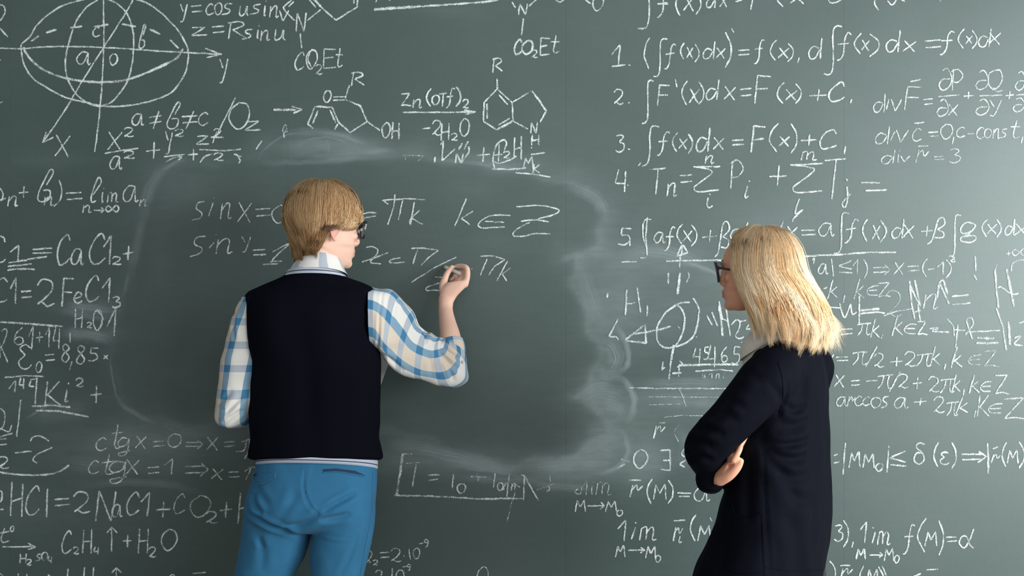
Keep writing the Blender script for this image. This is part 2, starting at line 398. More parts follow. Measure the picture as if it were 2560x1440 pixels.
for a, b in zip(seams[1:-1], seams[2:]):
    x0, x1 = bpx(a) + 0.00015, bpx(b) - 0.00015
    vis = -300 < (a + b) / 2 < 2900
    nx, nz = (80, 230) if vis else (14, 30)
    z0, z1 = 0.32, 2.72
    gx, gz = np.meshgrid(np.linspace(x0, x1, nx), np.linspace(z0, z1, nz))
    front = np.stack([gx, np.zeros_like(gx), gz], 2).reshape(-1, 3)
    fs = [(j * nx + i, j * nx + i + 1, (j + 1) * nx + i + 1, (j + 1) * nx + i) for j in range(nz - 1) for i in range(nx - 1)]
    n = len(front); back = np.array([(x0, .025, z0), (x1, .025, z0), (x1, .025, z1), (x0, .025, z1)])
    bot = [i for i in range(nx)]; top = [(nz - 1) * nx + i for i in range(nx)]
    lef = [j * nx for j in range(nz)]; rig = [j * nx + nx - 1 for j in range(nz)]
    fs += [tuple([n, n + 1] + bot[::-1]), tuple([n + 3] + top + [n + 2])[::-1], tuple([n + 3, n] + lef), tuple([n + 1, n + 2] + rig[::-1]), (n + 1, n, n + 3, n + 2)]
    px = front[:, 0] / BK + 1280; py = 720 - (front[:, 2] - CAM_Z) / BK
    dust = np.concatenate([board_dust(px, py), np.zeros(4)])
    mk('board_panel', np.vstack([front, back]), fs, M['board'], board, attrs={'dust': dust}, smooth=False)

# chalk lettering: stroke shapes in a unit box (0..100, y down); '!' = straight segments
G = {
'0':"50,0 12,25 5,65 35,100 75,85 97,45 85,10 50,0",'1':"!0,40 70,0 62,100",'1b':"!0,45 60,0 50,97|!5,100 100,92",
'2':"5,22 35,0 80,8 85,35 45,70 8,92|8,92 30,85 60,98 100,90",'3':"15,8 60,0 85,15 45,42|45,42 90,55 85,85 40,100 5,88",
'4':"!30,0 0,62 75,60|!80,5 70,100",'5':"!95,3 35,0 28,42|28,42 75,45 85,75 50,98 5,92",'6':"80,0 25,35 8,75 40,100 85,85 80,60 35,58 12,75",
'8':"80,10 45,0 20,20 60,48 85,75 45,100 10,80 40,50 85,22 70,2",'9':"85,15 40,0 10,25 35,48 80,35 90,8 85,60 60,92 25,100",
'a':"80,8 40,3 5,50 15,92 50,85 80,10|80,8 78,70 85,98 100,85",'b':"60,45 92,5 75,0 35,50 12,85 35,100 72,90 75,65 40,62",
'c':"90,15 60,0 15,35 8,75 40,100 95,80",'d':"75,50 35,42 5,70 15,97 50,92 80,55|!95,0 82,100",'e':"10,60 75,45 85,15 50,0 12,40 10,80 45,100 95,80",
'f':"100,5 75,0 55,25 45,75 20,98 0,100|!10,42 85,38",'g':"80,8 35,2 5,30 25,50 70,40 88,5|88,5 80,60 60,92 20,100 10,85 95,70",
'i':"60,30 40,70 35,98 75,88|!75,0 85,6",'j':"55,25 60,70 35,100 5,95 20,80 90,55|!50,0 58,5",'k':"!55,0 0,100|!95,35 22,68|!30,62 100,95",
'L':"30,70 95,20 75,0 25,60 20,95 60,92",'l':"!60,0 40,100",'l1':"!0,40 80,0 60,100",'m':"!8,100 20,10|20,10 45,5 42,95|45,40 70,5 85,25 78,95 100,92",
'n':"!5,100 20,5|12,50 55,5 80,15 70,95 100,88",'o':"50,0 12,25 5,65 35,100 75,85 97,45 85,10 50,0",'p':"!35,0 5,100|28,15 75,0 95,25 60,50 20,48",
'r':"!30,0 5,100|18,45 50,5 60,10 65,45 100,10",'s':"95,5 45,12 35,40 75,62 60,88 5,100",'t':"!60,0 30,85|30,85 45,100 90,90|!5,38 95,34",
'u':"!20,0 8,70|8,70 20,98 60,75 85,5|85,5 80,75 100,95",'v':"!0,0 35,100 100,0",'x':"!10,0 90,100|!100,5 0,95",'y':"!5,0 40,42|95,0 60,65 35,98 5,100",
'z':"!10,5 90,0 5,95 100,90",'C':"95,22 75,0 30,25 5,65 20,98 60,95 95,78",'D':"!20,0 5,100|15,2 90,25 85,80 5,100",'E':"!95,3 12,0 5,100 95,95|!8,50 75,45",
'F':"!95,5 20,0 5,100|!12,50 80,48",'H':"!15,0 5,100|!90,0 85,100|!8,55 88,48",'K':"!25,0 5,100|!95,0 18,60|!25,55 100,98",'M':"!0,100 22,5 48,60 85,0 95,100",
'N':"!0,100 15,0 75,100 100,0",'P':"!20,0 10,100|5,12 60,0 98,25 60,55 18,58",'Q':"50,0 12,20 5,55 35,85 75,70 97,35 85,5 50,0|30,88 45,80 60,98 100,90",
'R':"!22,0 8,100|5,10 65,0 90,20 30,50|!30,50 100,92",'T':"!0,5 100,0|!55,2 38,100",'W':"!0,0 25,100 50,20 75,100 100,0",'Z':"!5,5 85,0 5,95|5,95 50,90 100,97",
'+':"!0,55 100,48|!55,0 48,100",'-':"!0,55 100,45",'=':"!0,12 95,0|!5,100 100,85",'(':"90,0 30,25 10,60 75,100",')':"15,0 85,35 80,70 10,100",
'I':"100,3 70,0 52,15 50,80 35,98 0,100",'S':"!100,6 0,10|0,10 55,18 68,32 20,70 5,88 20,100 95,94",'pi':"0,14 40,5 100,0|40,8 30,60 0,100|75,4 65,60 70,98 95,88",
'in':"100,0 45,8 5,50 20,95 95,100|!15,52 90,48",'oo':"50,50 20,10 0,50 20,95 50,50 80,0 100,45 80,95 50,50",'>':"!0,50 100,50|!75,0 100,50 72,100",
'=>':"!0,28 85,24|!3,76 82,72|!70,0 100,50 68,100",'up':"!50,0 48,100|!0,25 50,0 100,22",'<=':"!95,0 5,45 95,70|!10,88 100,100",'!=':"!0,35 100,25|!5,70 100,60|!75,0 30,100",
'/':"!100,0 0,100",'|':"!60,0 40,100",',':"!80,0 20,100",'.':"!20,40 80,60",'pd':"30,10 65,0 95,40 80,80 35,100 5,80 30,52 85,50",
'de':"95,8 55,0 30,18 75,45 90,75 50,100 10,80 30,48 70,45",'ep':"90,12 50,0 15,18 50,45|50,45 5,70 20,97 60,100 95,85",'al':"100,0 70,60 35,98 5,75 25,40 55,45 75,80 100,100",
'be':"0,100 25,85 55,10 85,0 95,20 55,42|55,42 90,55 80,75 40,72",'ex':"!0,2 90,0 95,100 5,97|!25,52 92,48",
}
WRITING = '''
@chalk_diagram|chalk ellipsoid drawing with axes x and y and letters a, b, c, o
w=6
~ 54,128 55,110 75,92 100,55 150,18 205,0 265,-12 345,0 390,22 440,70 465,110 471,140 462,185 430,230 380,252 320,264 265,266 210,255 160,242 110,215 80,193 60,160 54,128
~ 245,0 215,20 188,60 172,110 164,150 167,190 178,215 195,240 225,260 255,265 285,250 312,215 325,185 333,140 334,90 325,50 308,22 285,5 258,-4
w=8 ~ 60,118 64,130 85,157 120,180 170,197 230,205 290,204 340,192 390,172 440,147 458,122
w=7 -~ 78,103 98,90; -~ 115,82 142,74; -~ 175,70 206,66; -~ 235,67 272,62; -~ 305,60 340,67; -~ 374,73 401,86; -~ 425,100 447,121
w=5.5 ~ 0,120 50,122 120,117 200,117 300,121 400,128 555,136; -~ 513,121 553,136 517,144
~ 259,0 260,100 258,160 253,240 245,320 237,380; ~ 333,0 310,40 262,115 205,205 160,280 115,345 107,355; -~ 116,330 107,356 134,343
c 231 251 68 92; b 345 366 63 122; a 191 228 130 162; o 274 294 134 163; y 548 571 147 207; x 138 175 337 392
@chalk_equation|partly cut chalk strokes at the left edge near the ellipsoid
~ 0,12 10,15 13,30 6,45 0,52; -~ 0,70 20,93; -~ 0,150 3,151; -~ 0,258 8,254
@chalk_equation|chalk lines reading y = cos u sin v and z = R sin u
y 450 470 10 54; = 478 505 14 30; c 514 536 10 38; o 536 556 8 37; s 553 582 8 37; u 597 622 14 40; s 624 654 10 36; i 658 667 2 42; n 673 697 14 44; v 699 722 26 53
z 476 518 68 90; = 530 562 66 82; R 567 615 54 98; s 604 634 72 98; i 640 650 64 98; n 650 675 76 102; u 684 714 74 102
@chalk_equation|chalk line reading a not equal b not equal c, then a slash and O z
a 330 360 284 314; != 373 405 278 322; b 412 455 257 322; != 454 494 278 322; c 495 523 282 314; -~ 589,244 545,332; 0 572 626 256 323; z 610 652 303 327
@chalk_equation|chalk fraction sum x squared over a squared plus y squared and z squared
x 268 305 329 376; 2 309 335 319 342; -~ 262,384 300,377 347,371; a 274 306 390 424; 2 308 337 377 397; + 366 402 354 398
y 414 432 330 384; 2 436 461 323 342; -~ 410,392 463,386; d=.5 ~ 415,405 435,395 455,392 445,400; d=.78 + 470 496 371 401; z 489 524 340 362; 2 533 555 322 344; -~ 527,343 560,344; -~ 542,328 532,358; -~ 498,374 560,377 603,373; ~ 500,407 512,392 532,385; 2 533 560 383 402; -~ 585,385 604,392; ~ 590,385 600,400 597,409; -~ 640,374 655,352
@chalk_equation|chalk limit reading a n plus b n equals lim a n
~ 0,470 8,485 6,500 0,502; ~ 0,500 16,496; n 19 46 490 516; + 47 72 466 494; b 88 137 426 506; n 109 135 491 514; ~ 148,450 155,475 151,500 135,517; = 165 206 481 499
L 222 255 444 508; i 252 262 470 507; m 266 297 482 506; a 307 346 464 506; d=.6 n 349 368 498 516; d=.85 n 206 229 512 532; > 235 260 519 532; oo 265 297 513 531
@chalk_equation|chalk equation sin x equals zero written left of the man's head
w=5 d=.7
s 479 514 502 551; ~ 533,507 522,541; -~ 535,495 537,496; n 550 580 507 548; x 594 630 505 557; = 638 678 521 540; 0 679 718 515 557
@chalk_equation|second chalk equation sin x left of the man's neck
w=5 d=.66
s 472 516 588 641; ~ 536,606 523,620; -~ 540,586 541,588; n 537 582 596 634; y 604 628 591 630; = 632 666 624 638; ~ 682,630 700,620 724,608; ~ 724,610 690,640 680,652; -~ 657,661 696,659; -~ 675,655 706,652
@chalk_equation|chalk right side of the first equation reading equals pi k, k in Z
w=5 d=.7
-~ 903,536 922,531 941,533; -~ 905,546 940,540; -~ 955,501 1010,497 1063,499; -~ 960,503 972,511; -~ 988,486 985,515 969,562; -~ 1007,500 996,550; -~ 1036,505 1026,562; -~ 1049,526 1028,545 1057,561; ~ 1028,545 1024,555 1027,563
-~ 1166,496 1137,566; -~ 1183,528 1153,546 1175,562; ~ 1277,539 1240,538 1212,545 1196,560 1200,568 1215,570 1262,567; -~ 1212,553 1260,556
~ 1290,517 1345,514 1385,520 1398,528 1380,538 1345,547; -~ 1302,553 1340,549 1372,555; ~ 1325,556 1300,568 1283,582 1286,591 1310,590 1340,584 1376,585
@chalk_equation|chalk right side of the second equation, x equals pi over two, next to the writing hand
w=5 d=.7
~ 915,618 932,617 944,626 935,643 905,656; ~ 970,632 948,640 930,649 928,657 953,660; ~ 1002,644 980,648 973,655 985,658 1012,655; -~ 1028,621 1060,620 1096,626; -~ 1046,619 1032,660; -~ 1096,626 1070,645 1053,664
w=4.6 -~ 1141,643 1090,667 1028,706; -~ 1087,692 1112,694; ~ 1103,706 1080,713 1066,720 1068,726 1085,725 1100,727
w=5 ~ 1200,641 1230,640 1262,649; -~ 1218,647 1200,689; -~ 1262,649 1236,666 1222,688; -~ 1269,652 1242,702; -~ 1276,669 1256,685 1267,703; -~ 1178,671 1180,673
@chalk_equation|chalk formula ending in CaCl2 plus near the left edge
w=6.2 ~ 0,590 10,595 13,606; ~ 0,656 8,655 15,648; 1 26 57 614 655; -~ 22,657 68,650; -~ 20,666 80,660; ~ 19,676 50,672 88,674; -~ 82,624 131,620; -~ 82,633 131,632; -~ 68,649 118,641
C 142 178 585 662; a 177 211 622 663; C 222 266 583 661; l1 259 284 590 661; 2 280 304 642 662; + 308 334 614 651
@chalk_equation|chalk formula Cl equals 2 Fe Cl 3 near the left edge
w=6.2 ~ 0,700 10,695 19,706; ~ 0,755 10,754 19,748; 1 26 48 694 761; = 53 80 727 744; 2 91 137 699 766; F 154 187 695 766; e 184 207 730 758; C 214 250 688 755; 1 256 283 696 757; 3 279 303 742 769
@chalk_equation|chalk characters H2O and a tall stroke beside the erased patch
H 187 209 771 820; 2 217 231 806 820; 0 233 257 772 826; ~ 245,776 258,795 254,815; -~ 268,817 290,770 286,840
@chalk_equation|chalk horizontal rule with digits 61 + 14 beneath it
w=7 -~ 0,805 80,810 157,816; w=5.2 d=.62 ~ 4,828 14,822 18,832 8,862 0,868; -~ 0,858 20,906; -~ 5,865 0,895; 6 34 62 818 862; -~ 72,842 84,815 80,874; + 90 109 830 857; 1 114 128 818 869; 4 134 153 817 873; -~ 176,830 176,857
@chalk_equation|chalk constant epsilon zero equals 8,85
ep 46 82 862 921; 0 90 106 905 931; = 113 138 886 901; 8 152 177 861 905; , 171 184 903 926; 8 189 216 864 911; 5 218 248 869 903; x 259 271 887 898
@chalk_equation|chalk characters 144 and K i squared plus with underlines
-~ 12,944 60,939 110,941; -~ 22,972 40,950 37,981; 4 48 63 944 973; ~ 78,952 74,965 86,966; -~ 76,950 93,946 90,970; -~ 93,942 88,1010; w=6 K 110 152 952 1016; i 157 176 957 1007; 2 189 209 946 967; + 227 254 964 1007; w=7 -~ 80,1016 130,1013 176,1018; -~ 90,1026 150,1028 222,1042
@chalk_equation|cut chalk strokes with Q and a bar at the left edge
~ 0,1020 11,1030 12,1055 4,1072 0,1074; ~ 0,1070 12,1076 24,1078 30,1062; -~ 53,999 47,1050 42,1092; -~ 0,1092 32,1083; -~ 0,1098 18,1097; -~ 0,1112 18,1110
2 -8 23 1141 1171; -~ 38,1132 80,1128; ~ 76,1103 84,1092 102,1090 123,1103; ~ 132,1118 110,1128 90,1138 83,1150 93,1158; w=7 ~ 0,1180 50,1187 110,1187 142,1181 160,1172 173,1162
@chalk_equation|chalk equation ctg x equals 0 with arrow to x
d=.66 c 239 270 1094 1127; t 278 308 1062 1122; g 294 327 1094 1139; x 339 366 1090 1121; = 382 411 1103 1116; 0 419 455 1084 1118; => 463 508 1100 1121; x 516 546 1091 1126; = 560 589 1104 1116; -~ 604,1105 625,1097; ~ 618,1098 610,1125 590,1129; ~ 625,1098 622,1125 612,1147
@chalk_equation|chalk equation ctg x equals 1 with arrow to x
d=.66 c 220 250 1152 1185; t 254 288 1137 1186; g 272 320 1152 1208; x 314 349 1148 1187; = 370 400 1167 1183; 1 411 441 1147 1186; => 461 521 1157 1190; x 529 558 1171 1199; = 571 599 1179 1193; ~ 612,1178 630,1168 645,1170; -~ 628,1170 615,1199
@chalk_equation|chalk reaction 2HCl equals 2NaCl plus CO2 plus H
w=6 ~ 0,1225 6,1232 4,1250 0,1255; -~ 0,1273 10,1273; H 25 61 1206 1292; C 64 101 1214 1288; l 112 124 1219 1291; = 136 175 1246 1263; 2 182 226 1229 1284; N 240 291 1227 1301; a 280 306 1261 1293; C 315 350 1231 1286; l1 352 380 1230 1291; + 390 427 1254 1293; d=.6 C 434 464 1234 1284; 0 474 528 1240 1292; d=.72 2 513 545 1279 1308; + 549 581 1253 1295; -~ 602,1231 595,1310; -~ 600,1272 618,1266
@chalk_equation|chalk reaction arrow with t degree and H2SO4
~ 12,1320 4,1345 8,1356 24,1352; -~ 0,1332 24,1328; o 26 36 1315 1329; -~ 6,1367 90,1366; -~ 70,1357 90,1367 70,1374; H 49 68 1384 1408; 2 66 80 1398 1413; s 88 105 1384 1402; 0 104 120 1380 1400; 4 120 132 1390 1408
@chalk_equation|chalk products C2H4 with up arrow plus H2O
C 154 181 1325 1384; 2 183 198 1367 1385; H 206 232 1323 1382; 4 235 249 1366 1386; up 267 293 1318 1378; + 308 330 1336 1367; H 345 373 1322 1382; 2 372 391 1367 1393; 0 403 445 1323 1376
@chalk_equation|chalk line cut by the bottom edge below the H2O formula
-~ 0,1432 8,1440 10,1450; -~ 46,1432 44,1450; -~ 68,1434 66,1450; -~ 171,1421 166,1460; -~ 212,1418 210,1450; -~ 235,1417 232,1450; up 280 304 1420 1470; -~ 120,1436 140,1450; -~ 482,1434 515,1430; ~ 422,1446 432,1436 442,1446
@chalk_structure|chalk ring molecule with N above the left CO2Et
w=5.5 -~ 730,0 708,18 715,30 737,52; -~ 735,4 721,18; N 740 766 33 80; -~ 768,52 802,24; w=8 -~ 803,18 782,-6; w=5.5 -~ 790,19 774,0; -~ 803,18 840,51 893,18 894,-4; -~ 885,0 885,10; -~ 751,84 754,121
C 737 762 131 176; 0 764 794 126 172; ~ 775,132 770,150 778,168; 2 789 806 161 186; E 807 842 122 171; t 838 859 120 168
@chalk_structure|thick chalk reaction line at the top edge
w=9 -~ 935,24 1000,20 1040,17; w=7 -~ 1040,17 1150,10 1230,3; w=6 -~ 1205,8 1245,0; -~ 942,-3 940,7; -~ 968,-4 976,2
@chalk_structure|chalk molecule with two rings carrying O, R and OH
R 877 910 181 216; -~ 874,213 863,246; 0 809 828 226 256; -~ 832,243 863,242; -~ 832,251 862,250; w=6.5 -~ 863,249 900,264 918,304; w=6 -~ 918,304 875,332 847,306 830,268 787,267 770,310 783,323; -~ 795,276 782,309; -~ 825,275 840,308; -~ 845,310 836,325; -~ 918,304 950,327; 0 954 976 308 345; H 979 1000 306 348
@chalk_structure|short chalk arrow left of the two-ring molecule
w=8 d=.7 -~ 684,274 740,275; w=6 -~ 729,266 756,274 733,283; d=.45 a 707 720 312 332; -~ 710,333 710,345
@chalk_equation|chalk reagent Zn OTf 2 over an arrow with minus 2 H2O
Z 1002 1028 234 266; n 1031 1055 248 270; ( 1065 1080 221 266; 0 1079 1099 238 263; T 1098 1117 233 267; f 1114 1137 222 270; w=7 ) 1138 1153 216 267; w=5.4 2 1156 1172 249 271; -~ 1006,281 1100,281 1188,280; -~ 1160,275 1190,280 1163,286; w=8 -~ 1165,280 1188,280; w=5.4 -~ 1056,322 1076,320; 2 1079 1104 302 339; H 1102 1125 308 351; 2 1127 1145 334 352; 0 1149 1174 297 341
@chalk_structure|chalk indole ring with R on top and NH below
R 1230 1256 146 182; w=6.5 -~ 1243,197 1243,223; w=5.6 -~ 1243,223 1210,256 1208,303 1242,325; w=7.5 -~ 1242,325 1283,302; w=5.6 -~ 1283,302 1280,257 1243,223; -~ 1247,237 1269,262; w=6.5 -~ 1218,259 1217,297; w=5 -~ 1245,313 1275,296; -~ 1281,256 1330,227; w=7 -~ 1330,227 1366,278; w=5.6 -~ 1366,278 1350,306; -~ 1283,303 1320,323; N 1326 1344 306 334; H 1328 1349 337 363; -~ 1327,369 1330,370
@chalk_equation|chalk scribbled term with N and a ringed letter above the erased patch
w=5.5 -~ 1101,362 1108,352 1105,402; -~ 1106,402 1138,372; -~ 1088,392 1086,406; w=7 -~ 1156,357 1146,374; -~ 1171,353 1160,374; w=5.5 N 1138 1158 384 408; -~ 1154,406 1173,380 1172,366; + 1192 1224 369 405; ~ 1236,420 1232,400 1240,365 1258,350 1266,358 1260,378; ~ 1232,403 1248,408 1270,402 1292,390; -~ 1248,360 1246,404; -~ 1236,388 1256,386; 2 1257 1276 379 396; H 1283 1306 342 398; -~ 1327,386 1362,382; M 1308 1334 392 422; K 1331 1349 411 434; w=6.5 -~ 1230,422 1270,424 1316,420; w=5 -~ 1288,432 1330,435 1376,443; d=.4 w=4 -~ 1014,392 1014,400; -~ 1008,389 1060,389 1045,402
@chalk_structure|chalk N over the right CO2Et label
-~ 1280,5 1289,20; N 1296 1319 9 38; -~ 1322,16 1342,-2; -~ 1308,46 1304,88; w=7 C 1285 1305 99 136; 0 1304 1333 102 136; w=5.4 2 1328 1344 126 145; E 1349 1376 95 138; t 1375 1401 88 134; -~ 1384,-2 1399,6 1412,-2; -~ 1460,-2 1477,10; 0 1481 1509 -12 28
@chalk_equation|chalk integral line cut by the top edge
~ 1622,-10 1623,30 1619,62 1610,71 1594,71; f 1642 1673 -16 44; -~ 1643,10 1671,10; ( 1688 1703 -20 39; x 1709 1736 -14 29; ) 1738 1753 -20 38; d 1764 1791 -20 20; x 1798 1819 -12 19; -~ 1838,4 1855,0; -~ 1882,-4 1876,25; ( 1942 1962 -20 17; x 1975 2014 -20 10; C 2068 2104 -26 8; ( 2184 2200 -14 25; ~ 2218,2 2230,12 2245,-6; -~ 2250,-4 2262,4; -~ 2349,-4 2350,4
@chalk_equation|chalk formula numbered 1 with two integrals at upper right
w=5.2 1b 1528 1564 113 166; -~ 1571,162 1576,164; ( 1609 1626 94 174; I 1632 1668 97 190; f 1660 1690 110 173; ( 1700 1712 107 149; x 1716 1732 118 147; ) 1736 1748 110 156; d 1756 1788 104 148; x 1790 1813 119 146; w=6 ) 1810 1829 82 168; w=5.2 -~ 1828,71 1834,82; = 1844 1874 125 138; f 1884 1912 99 159; ( 1924 1943 100 152; x 1944 1973 119 146; ) 1967 1984 108 155; , 1992 1999 144 157
d 2020 2056 94 148; I 2059 2104 65 186; f 2091 2128 83 152; ( 2134 2155 84 135; x 2153 2173 100 127; ) 2170 2200 85 141; d 2214 2251 77 131; x 2257 2290 102 130; = 2312 2353 100 119; f 2348 2386 78 136; ( 2394 2412 73 122; x 2413 2430 90 110; ) 2428 2443 76 123; d 2444 2478 72 118; x 2470 2501 82 112
@chalk_equation|chalk formula numbered 2 with F of x plus C
w=5.6 2 1533 1559 224 262; -~ 1570,258 1575,257; I 1604 1634 199 308; F 1642 1676 212 265; -~ 1688,198 1692,219; ( 1703 1720 203 262; x 1722 1748 222 258; ) 1744 1761 205 263; d 1764 1798 200 250; x 1808 1839 217 250; = 1849 1879 222 240; F 1884 1928 189 260; ( 1941 1962 207 259; x 1962 1992 224 252; ) 1986 2004 210 258; + 2024 2066 224 252; C 2069 2114 206 254; , 2124 2130 248 258
@chalk_equation|chalk formula numbered 3 with F of x plus C
w=5.6 3 1537 1562 337 380; -~ 1569,372 1575,374; ~ 1648,317 1632,316 1625,330 1624,380 1618,408 1605,416; -~ 1595,415 1601,407; f 1642 1674 330 388; ( 1680 1695 331 380; x 1696 1718 347 373; w=6.5 ) 1718 1732 334 383; d 1739 1776 319 380; w=5.6 x 1783 1810 344 375; = 1828 1860 350 363; w=6.5 F 1876 1916 316 382; w=5.6 ( 1921 1948 310 380; x 1946 1974 340 367; ) 1974 1993 310 385; + 2002 2041 336 364; C 2047 2093 324 373; , 2109 2114 366 386
@chalk_equation|chalk formula numbered 4 with two summation signs
w=5.4 4 1537 1570 424 481; -~ 1568,462 1571,464; T 1622 1664 420 485; n 1665 1692 457 491; = 1698 1730 437 456; S 1733 1799 411 479; n 1761 1785 389 409; ~ 1770,494 1767,510 1772,519 1781,514; -~ 1772,485 1776,487; P 1823 1858 402 473; i 1854 1878 452 495; + 1922 1967 414 465; m 1998 2041 379 401; S 1976 2059 404 482; T 2060 2113 398 499; j 2104 2128 448 517; -~ 2152,457 2199,457; -~ 2163,477 2217,475; ~ 1998,496 1990,520 1988,535 2007,524; ~ 2006,526 1985,545 1980,555
@chalk_equation|chalk formula numbered 5 with alpha and beta integrals behind the woman's head
w=5.2 5 1542 1580 570 613; -~ 1575,603 1574,615; ~ 1628,549 1615,548 1608,562 1608,590 1614,615; -~ 1618,543 1614,590 1618,638; a 1634 1663 580 608; f 1660 1688 568 626; ( 1691 1708 560 610; x 1706 1730 575 605; ) 1726 1743 561 616; + 1756 1792 575 606; be 1786 1824 556 641; ~ 1846,572 1832,576 1826,592 1838,598 1848,578; -~ 1870,556 1862,575
-~ 1958,552 1950,575; x 1966 1993 566 597; = 2002 2039 575 588; a 2044 2086 558 591; I 2083 2122 532 632; f 2110 2146 549 607; ( 2155 2170 549 605; x 2180 2200 562 600; ) 2198 2216 550 605; d 2228 2260 548 597; x 2256 2284 562 595; + 2302 2331 564 591; be 2318 2364 546 611; I 2370 2402 538 642; ~ 2436,560 2415,556 2402,570 2405,583 2425,580 2438,565 2432,558; ~ 2425,585 2405,592 2402,602 2425,606 2438,600 2436,590 2405,591; ( 2453 2470 548 592; x 2466 2492 560 585; ) 2490 2503 548 593; d 2510 2538 548 588; x 2535 2572 560 590
@chalk_equation|long chalk rule under the formula numbered 5
w=5 -~ 1553,655 1592,654; -~ 1600,645 1615,644; w=5.6 -~ 1665,653 1740,651 1815,650; w=6 -~ 2005,641 2100,636 2170,631 2240,631
@chalk_equation|chalk line div F equals three partial fractions at the right edge
w=4.8 d=.68 d 2182 2214 234 282; ~ 2222,248 2215,274; v 2228 2254 248 278; F 2260 2306 216 274; -~ 2275,204 2302,199; = 2308 2332 247 261; pd 2346 2380 172 225; P 2376 2408 174 229; -~ 2345,242 2398,237; pd 2340 2372 249 292; x 2370 2394 260 290; + 2408 2434 230 248; pd 2437 2472 177 225; Q 2468 2506 175 232; -~ 2448,240 2505,238; pd 2437 2474 248 288; y 2472 2504 250 290; + 2512 2534 228 248; pd 2537 2564 180 225; -~ 2540,238 2570,236; pd 2530 2562 245 280
@chalk_equation|chalk line div c equals 0, c - const
w=4.8 d=.66 d 2186 2226 314 360; ~ 2238,328 2225,352; v 2240 2270 325 355; c 2279 2305 321 354; -~ 2285,308 2310,306; = 2319 2346 330 341; 0 2350 2382 310 348; , 2377 2386 342 361; c 2389 2414 318 344; -~ 2418,335 2434,334; c 2440 2462 318 347; o 2459 2478 322 345; n 2480 2500 321 347; s 2498 2518 321 345; t 2524 2552 302 345; , 2551 2558 342 358
@chalk_equation|chalk line div r equals 3
w=4.6 d=.62 d 2202 2238 374 410; i 2240 2250 377 407; v 2252 2275 390 405; r 2286 2322 375 407; -~ 2294,366 2320,365; = 2334 2360 391 399; 3 2370 2402 372 408
@chalk_equation|chalk line absolute a not over 1 implies x equals minus 1
w=4.8 d=.66 ~ 2030,650 2036,645 2033,660; a 2044 2070 659 686; -~ 2078,646 2083,692; <= 2094 2130 651 683; 1 2132 2149 649 686; ) 2157 2169 648 698; => 2181 2224 662 687; x 2234 2259 656 687; = 2267 2297 665 678; ( 2304 2320 647 693; -~ 2319,674 2335,672; 1 2343 2364 655 687; ) 2362 2379 648 694; ~ 2374,638 2386,645 2376,652 2388,655 2380,642; -~ 2437,640 2439,678; -~ 2434,687 2441,700; + 2514 2526 628 639; oo 2530 2566 622 640; ~ 2527,678 2530,660 2545,651 2565,650; d=.3 -~ 2488,674 2492,660
@chalk_equation|chalk line pi k, k in Z behind the woman's hair
w=4.8 d=.66 -~ 2058,722 2068,718; k 2068 2093 700 748; , 2106 2113 738 756; k 2134 2160 696 749; in 2166 2196 714 738; Z 2194 2227 706 743
@chalk_equation|chalk scrawled letters with a long dash and a faint 2
w=5 -~ 2066,750 2068,780; -~ 2066,768 2102,770; ~ 2098,758 2108,790 2114,790 2126,760; ~ 2126,760 2130,785 2142,780; w=6 -~ 2148,740 2147,812; w=8 -~ 2150,776 2198,772; w=6 -~ 2150,784 2190,780 2212,783; d=.35 w=4.5 2 2210 2256 728 792; d=.6 -~ 2208,790 2240,778 2280,772
@chalk_equation|chalk scrawled word An equals with tall strokes
w=7 d=.7 -~ 2274,702 2278,760; -~ 2274,712 2298,762; -~ 2286,700 2300,765; w=5.5 n 2306 2346 734 772; w=7 -~ 2342,745 2348,706 2372,760; ~ 2348,706 2358,702 2368,735; w=5.5 = 2378 2424 738 761; -~ 2278,756 2286,798; -~ 2294,760 2300,802; -~ 2280,782 2302,776
@chalk_equation|large chalk letters H at the right edge
w=6 -~ 2487,674 2490,720 2496,770; w=8 -~ 2516,672 2534,766; w=5.5 ~ 2494,720 2502,718 2530,735 2546,734; -~ 2490,770 2506,815 2515,876; w=8 -~ 2520,804 2524,862; w=5.5 ~ 2535,845 2552,840 2535,860 2556,864; -~ 2546,808 2566,800; d=.4 -~ 2555,746 2565,746
@chalk_equation|chalk line x equals pi k, k in Z with a scrawl behind it
w=5 d=.7 x 2070 2092 814 842; = 2100 2131 822 836; pi 2142 2178 808 838; k 2176 2198 796 845; , 2201 2208 836 847; k 2229 2256 788 840; in 2259 2290 810 834; Z 2292 2318 803 838; w=6.5 ~ 2322,822 2345,820 2330,828 2372,830; w=5 ~ 2367,796 2382,815 2385,840; -~ 2394,812 2388,872; -~ 2382,824 2412,826; ~ 2412,838 2432,812 2428,795 2416,802 2426,835 2430,848; -~ 2420,830 2500,826; w=8 d=.6 -~ 2442,845 2485,846; -~ 2440,858 2496,857
@chalk_equation|chalk line x equals pi over 2 plus 2 pi k
w=5 d=.7 x 2068 2084 884 916; = 2089 2121 892 902; pi 2131 2168 880 912; / 2164 2192 866 918; 2 2183 2210 883 918; + 2225 2256 892 915; 2 2259 2289 880 916; pi 2290 2330 884 916; k 2324 2350 866 916; , 2359 2364 910 925; w=6 k 2377 2404 868 921; w=4.5 d=.42 in 2418 2452 887 911; Z 2458 2497 876 917
@chalk_equation|chalk line x equals minus pi over 2 plus 2 pi k
w=5 d=.7 x 2086 2111 936 968; = 2126 2150 951 963; -~ 2164,953 2193,951; pi 2193 2233 937 972; / 2222 2251 929 978; 2 2243 2271 935 970; + 2279 2305 944 972; 2 2319 2348 942 981; pi 2350 2386 947 982; k 2378 2400 934 982; , 2406 2411 973 990; k 2422 2447 936 983; in 2450 2478 954 978; Z 2486 2523 937 986
@chalk_equation|chalk line arccos a plus 2 pi k
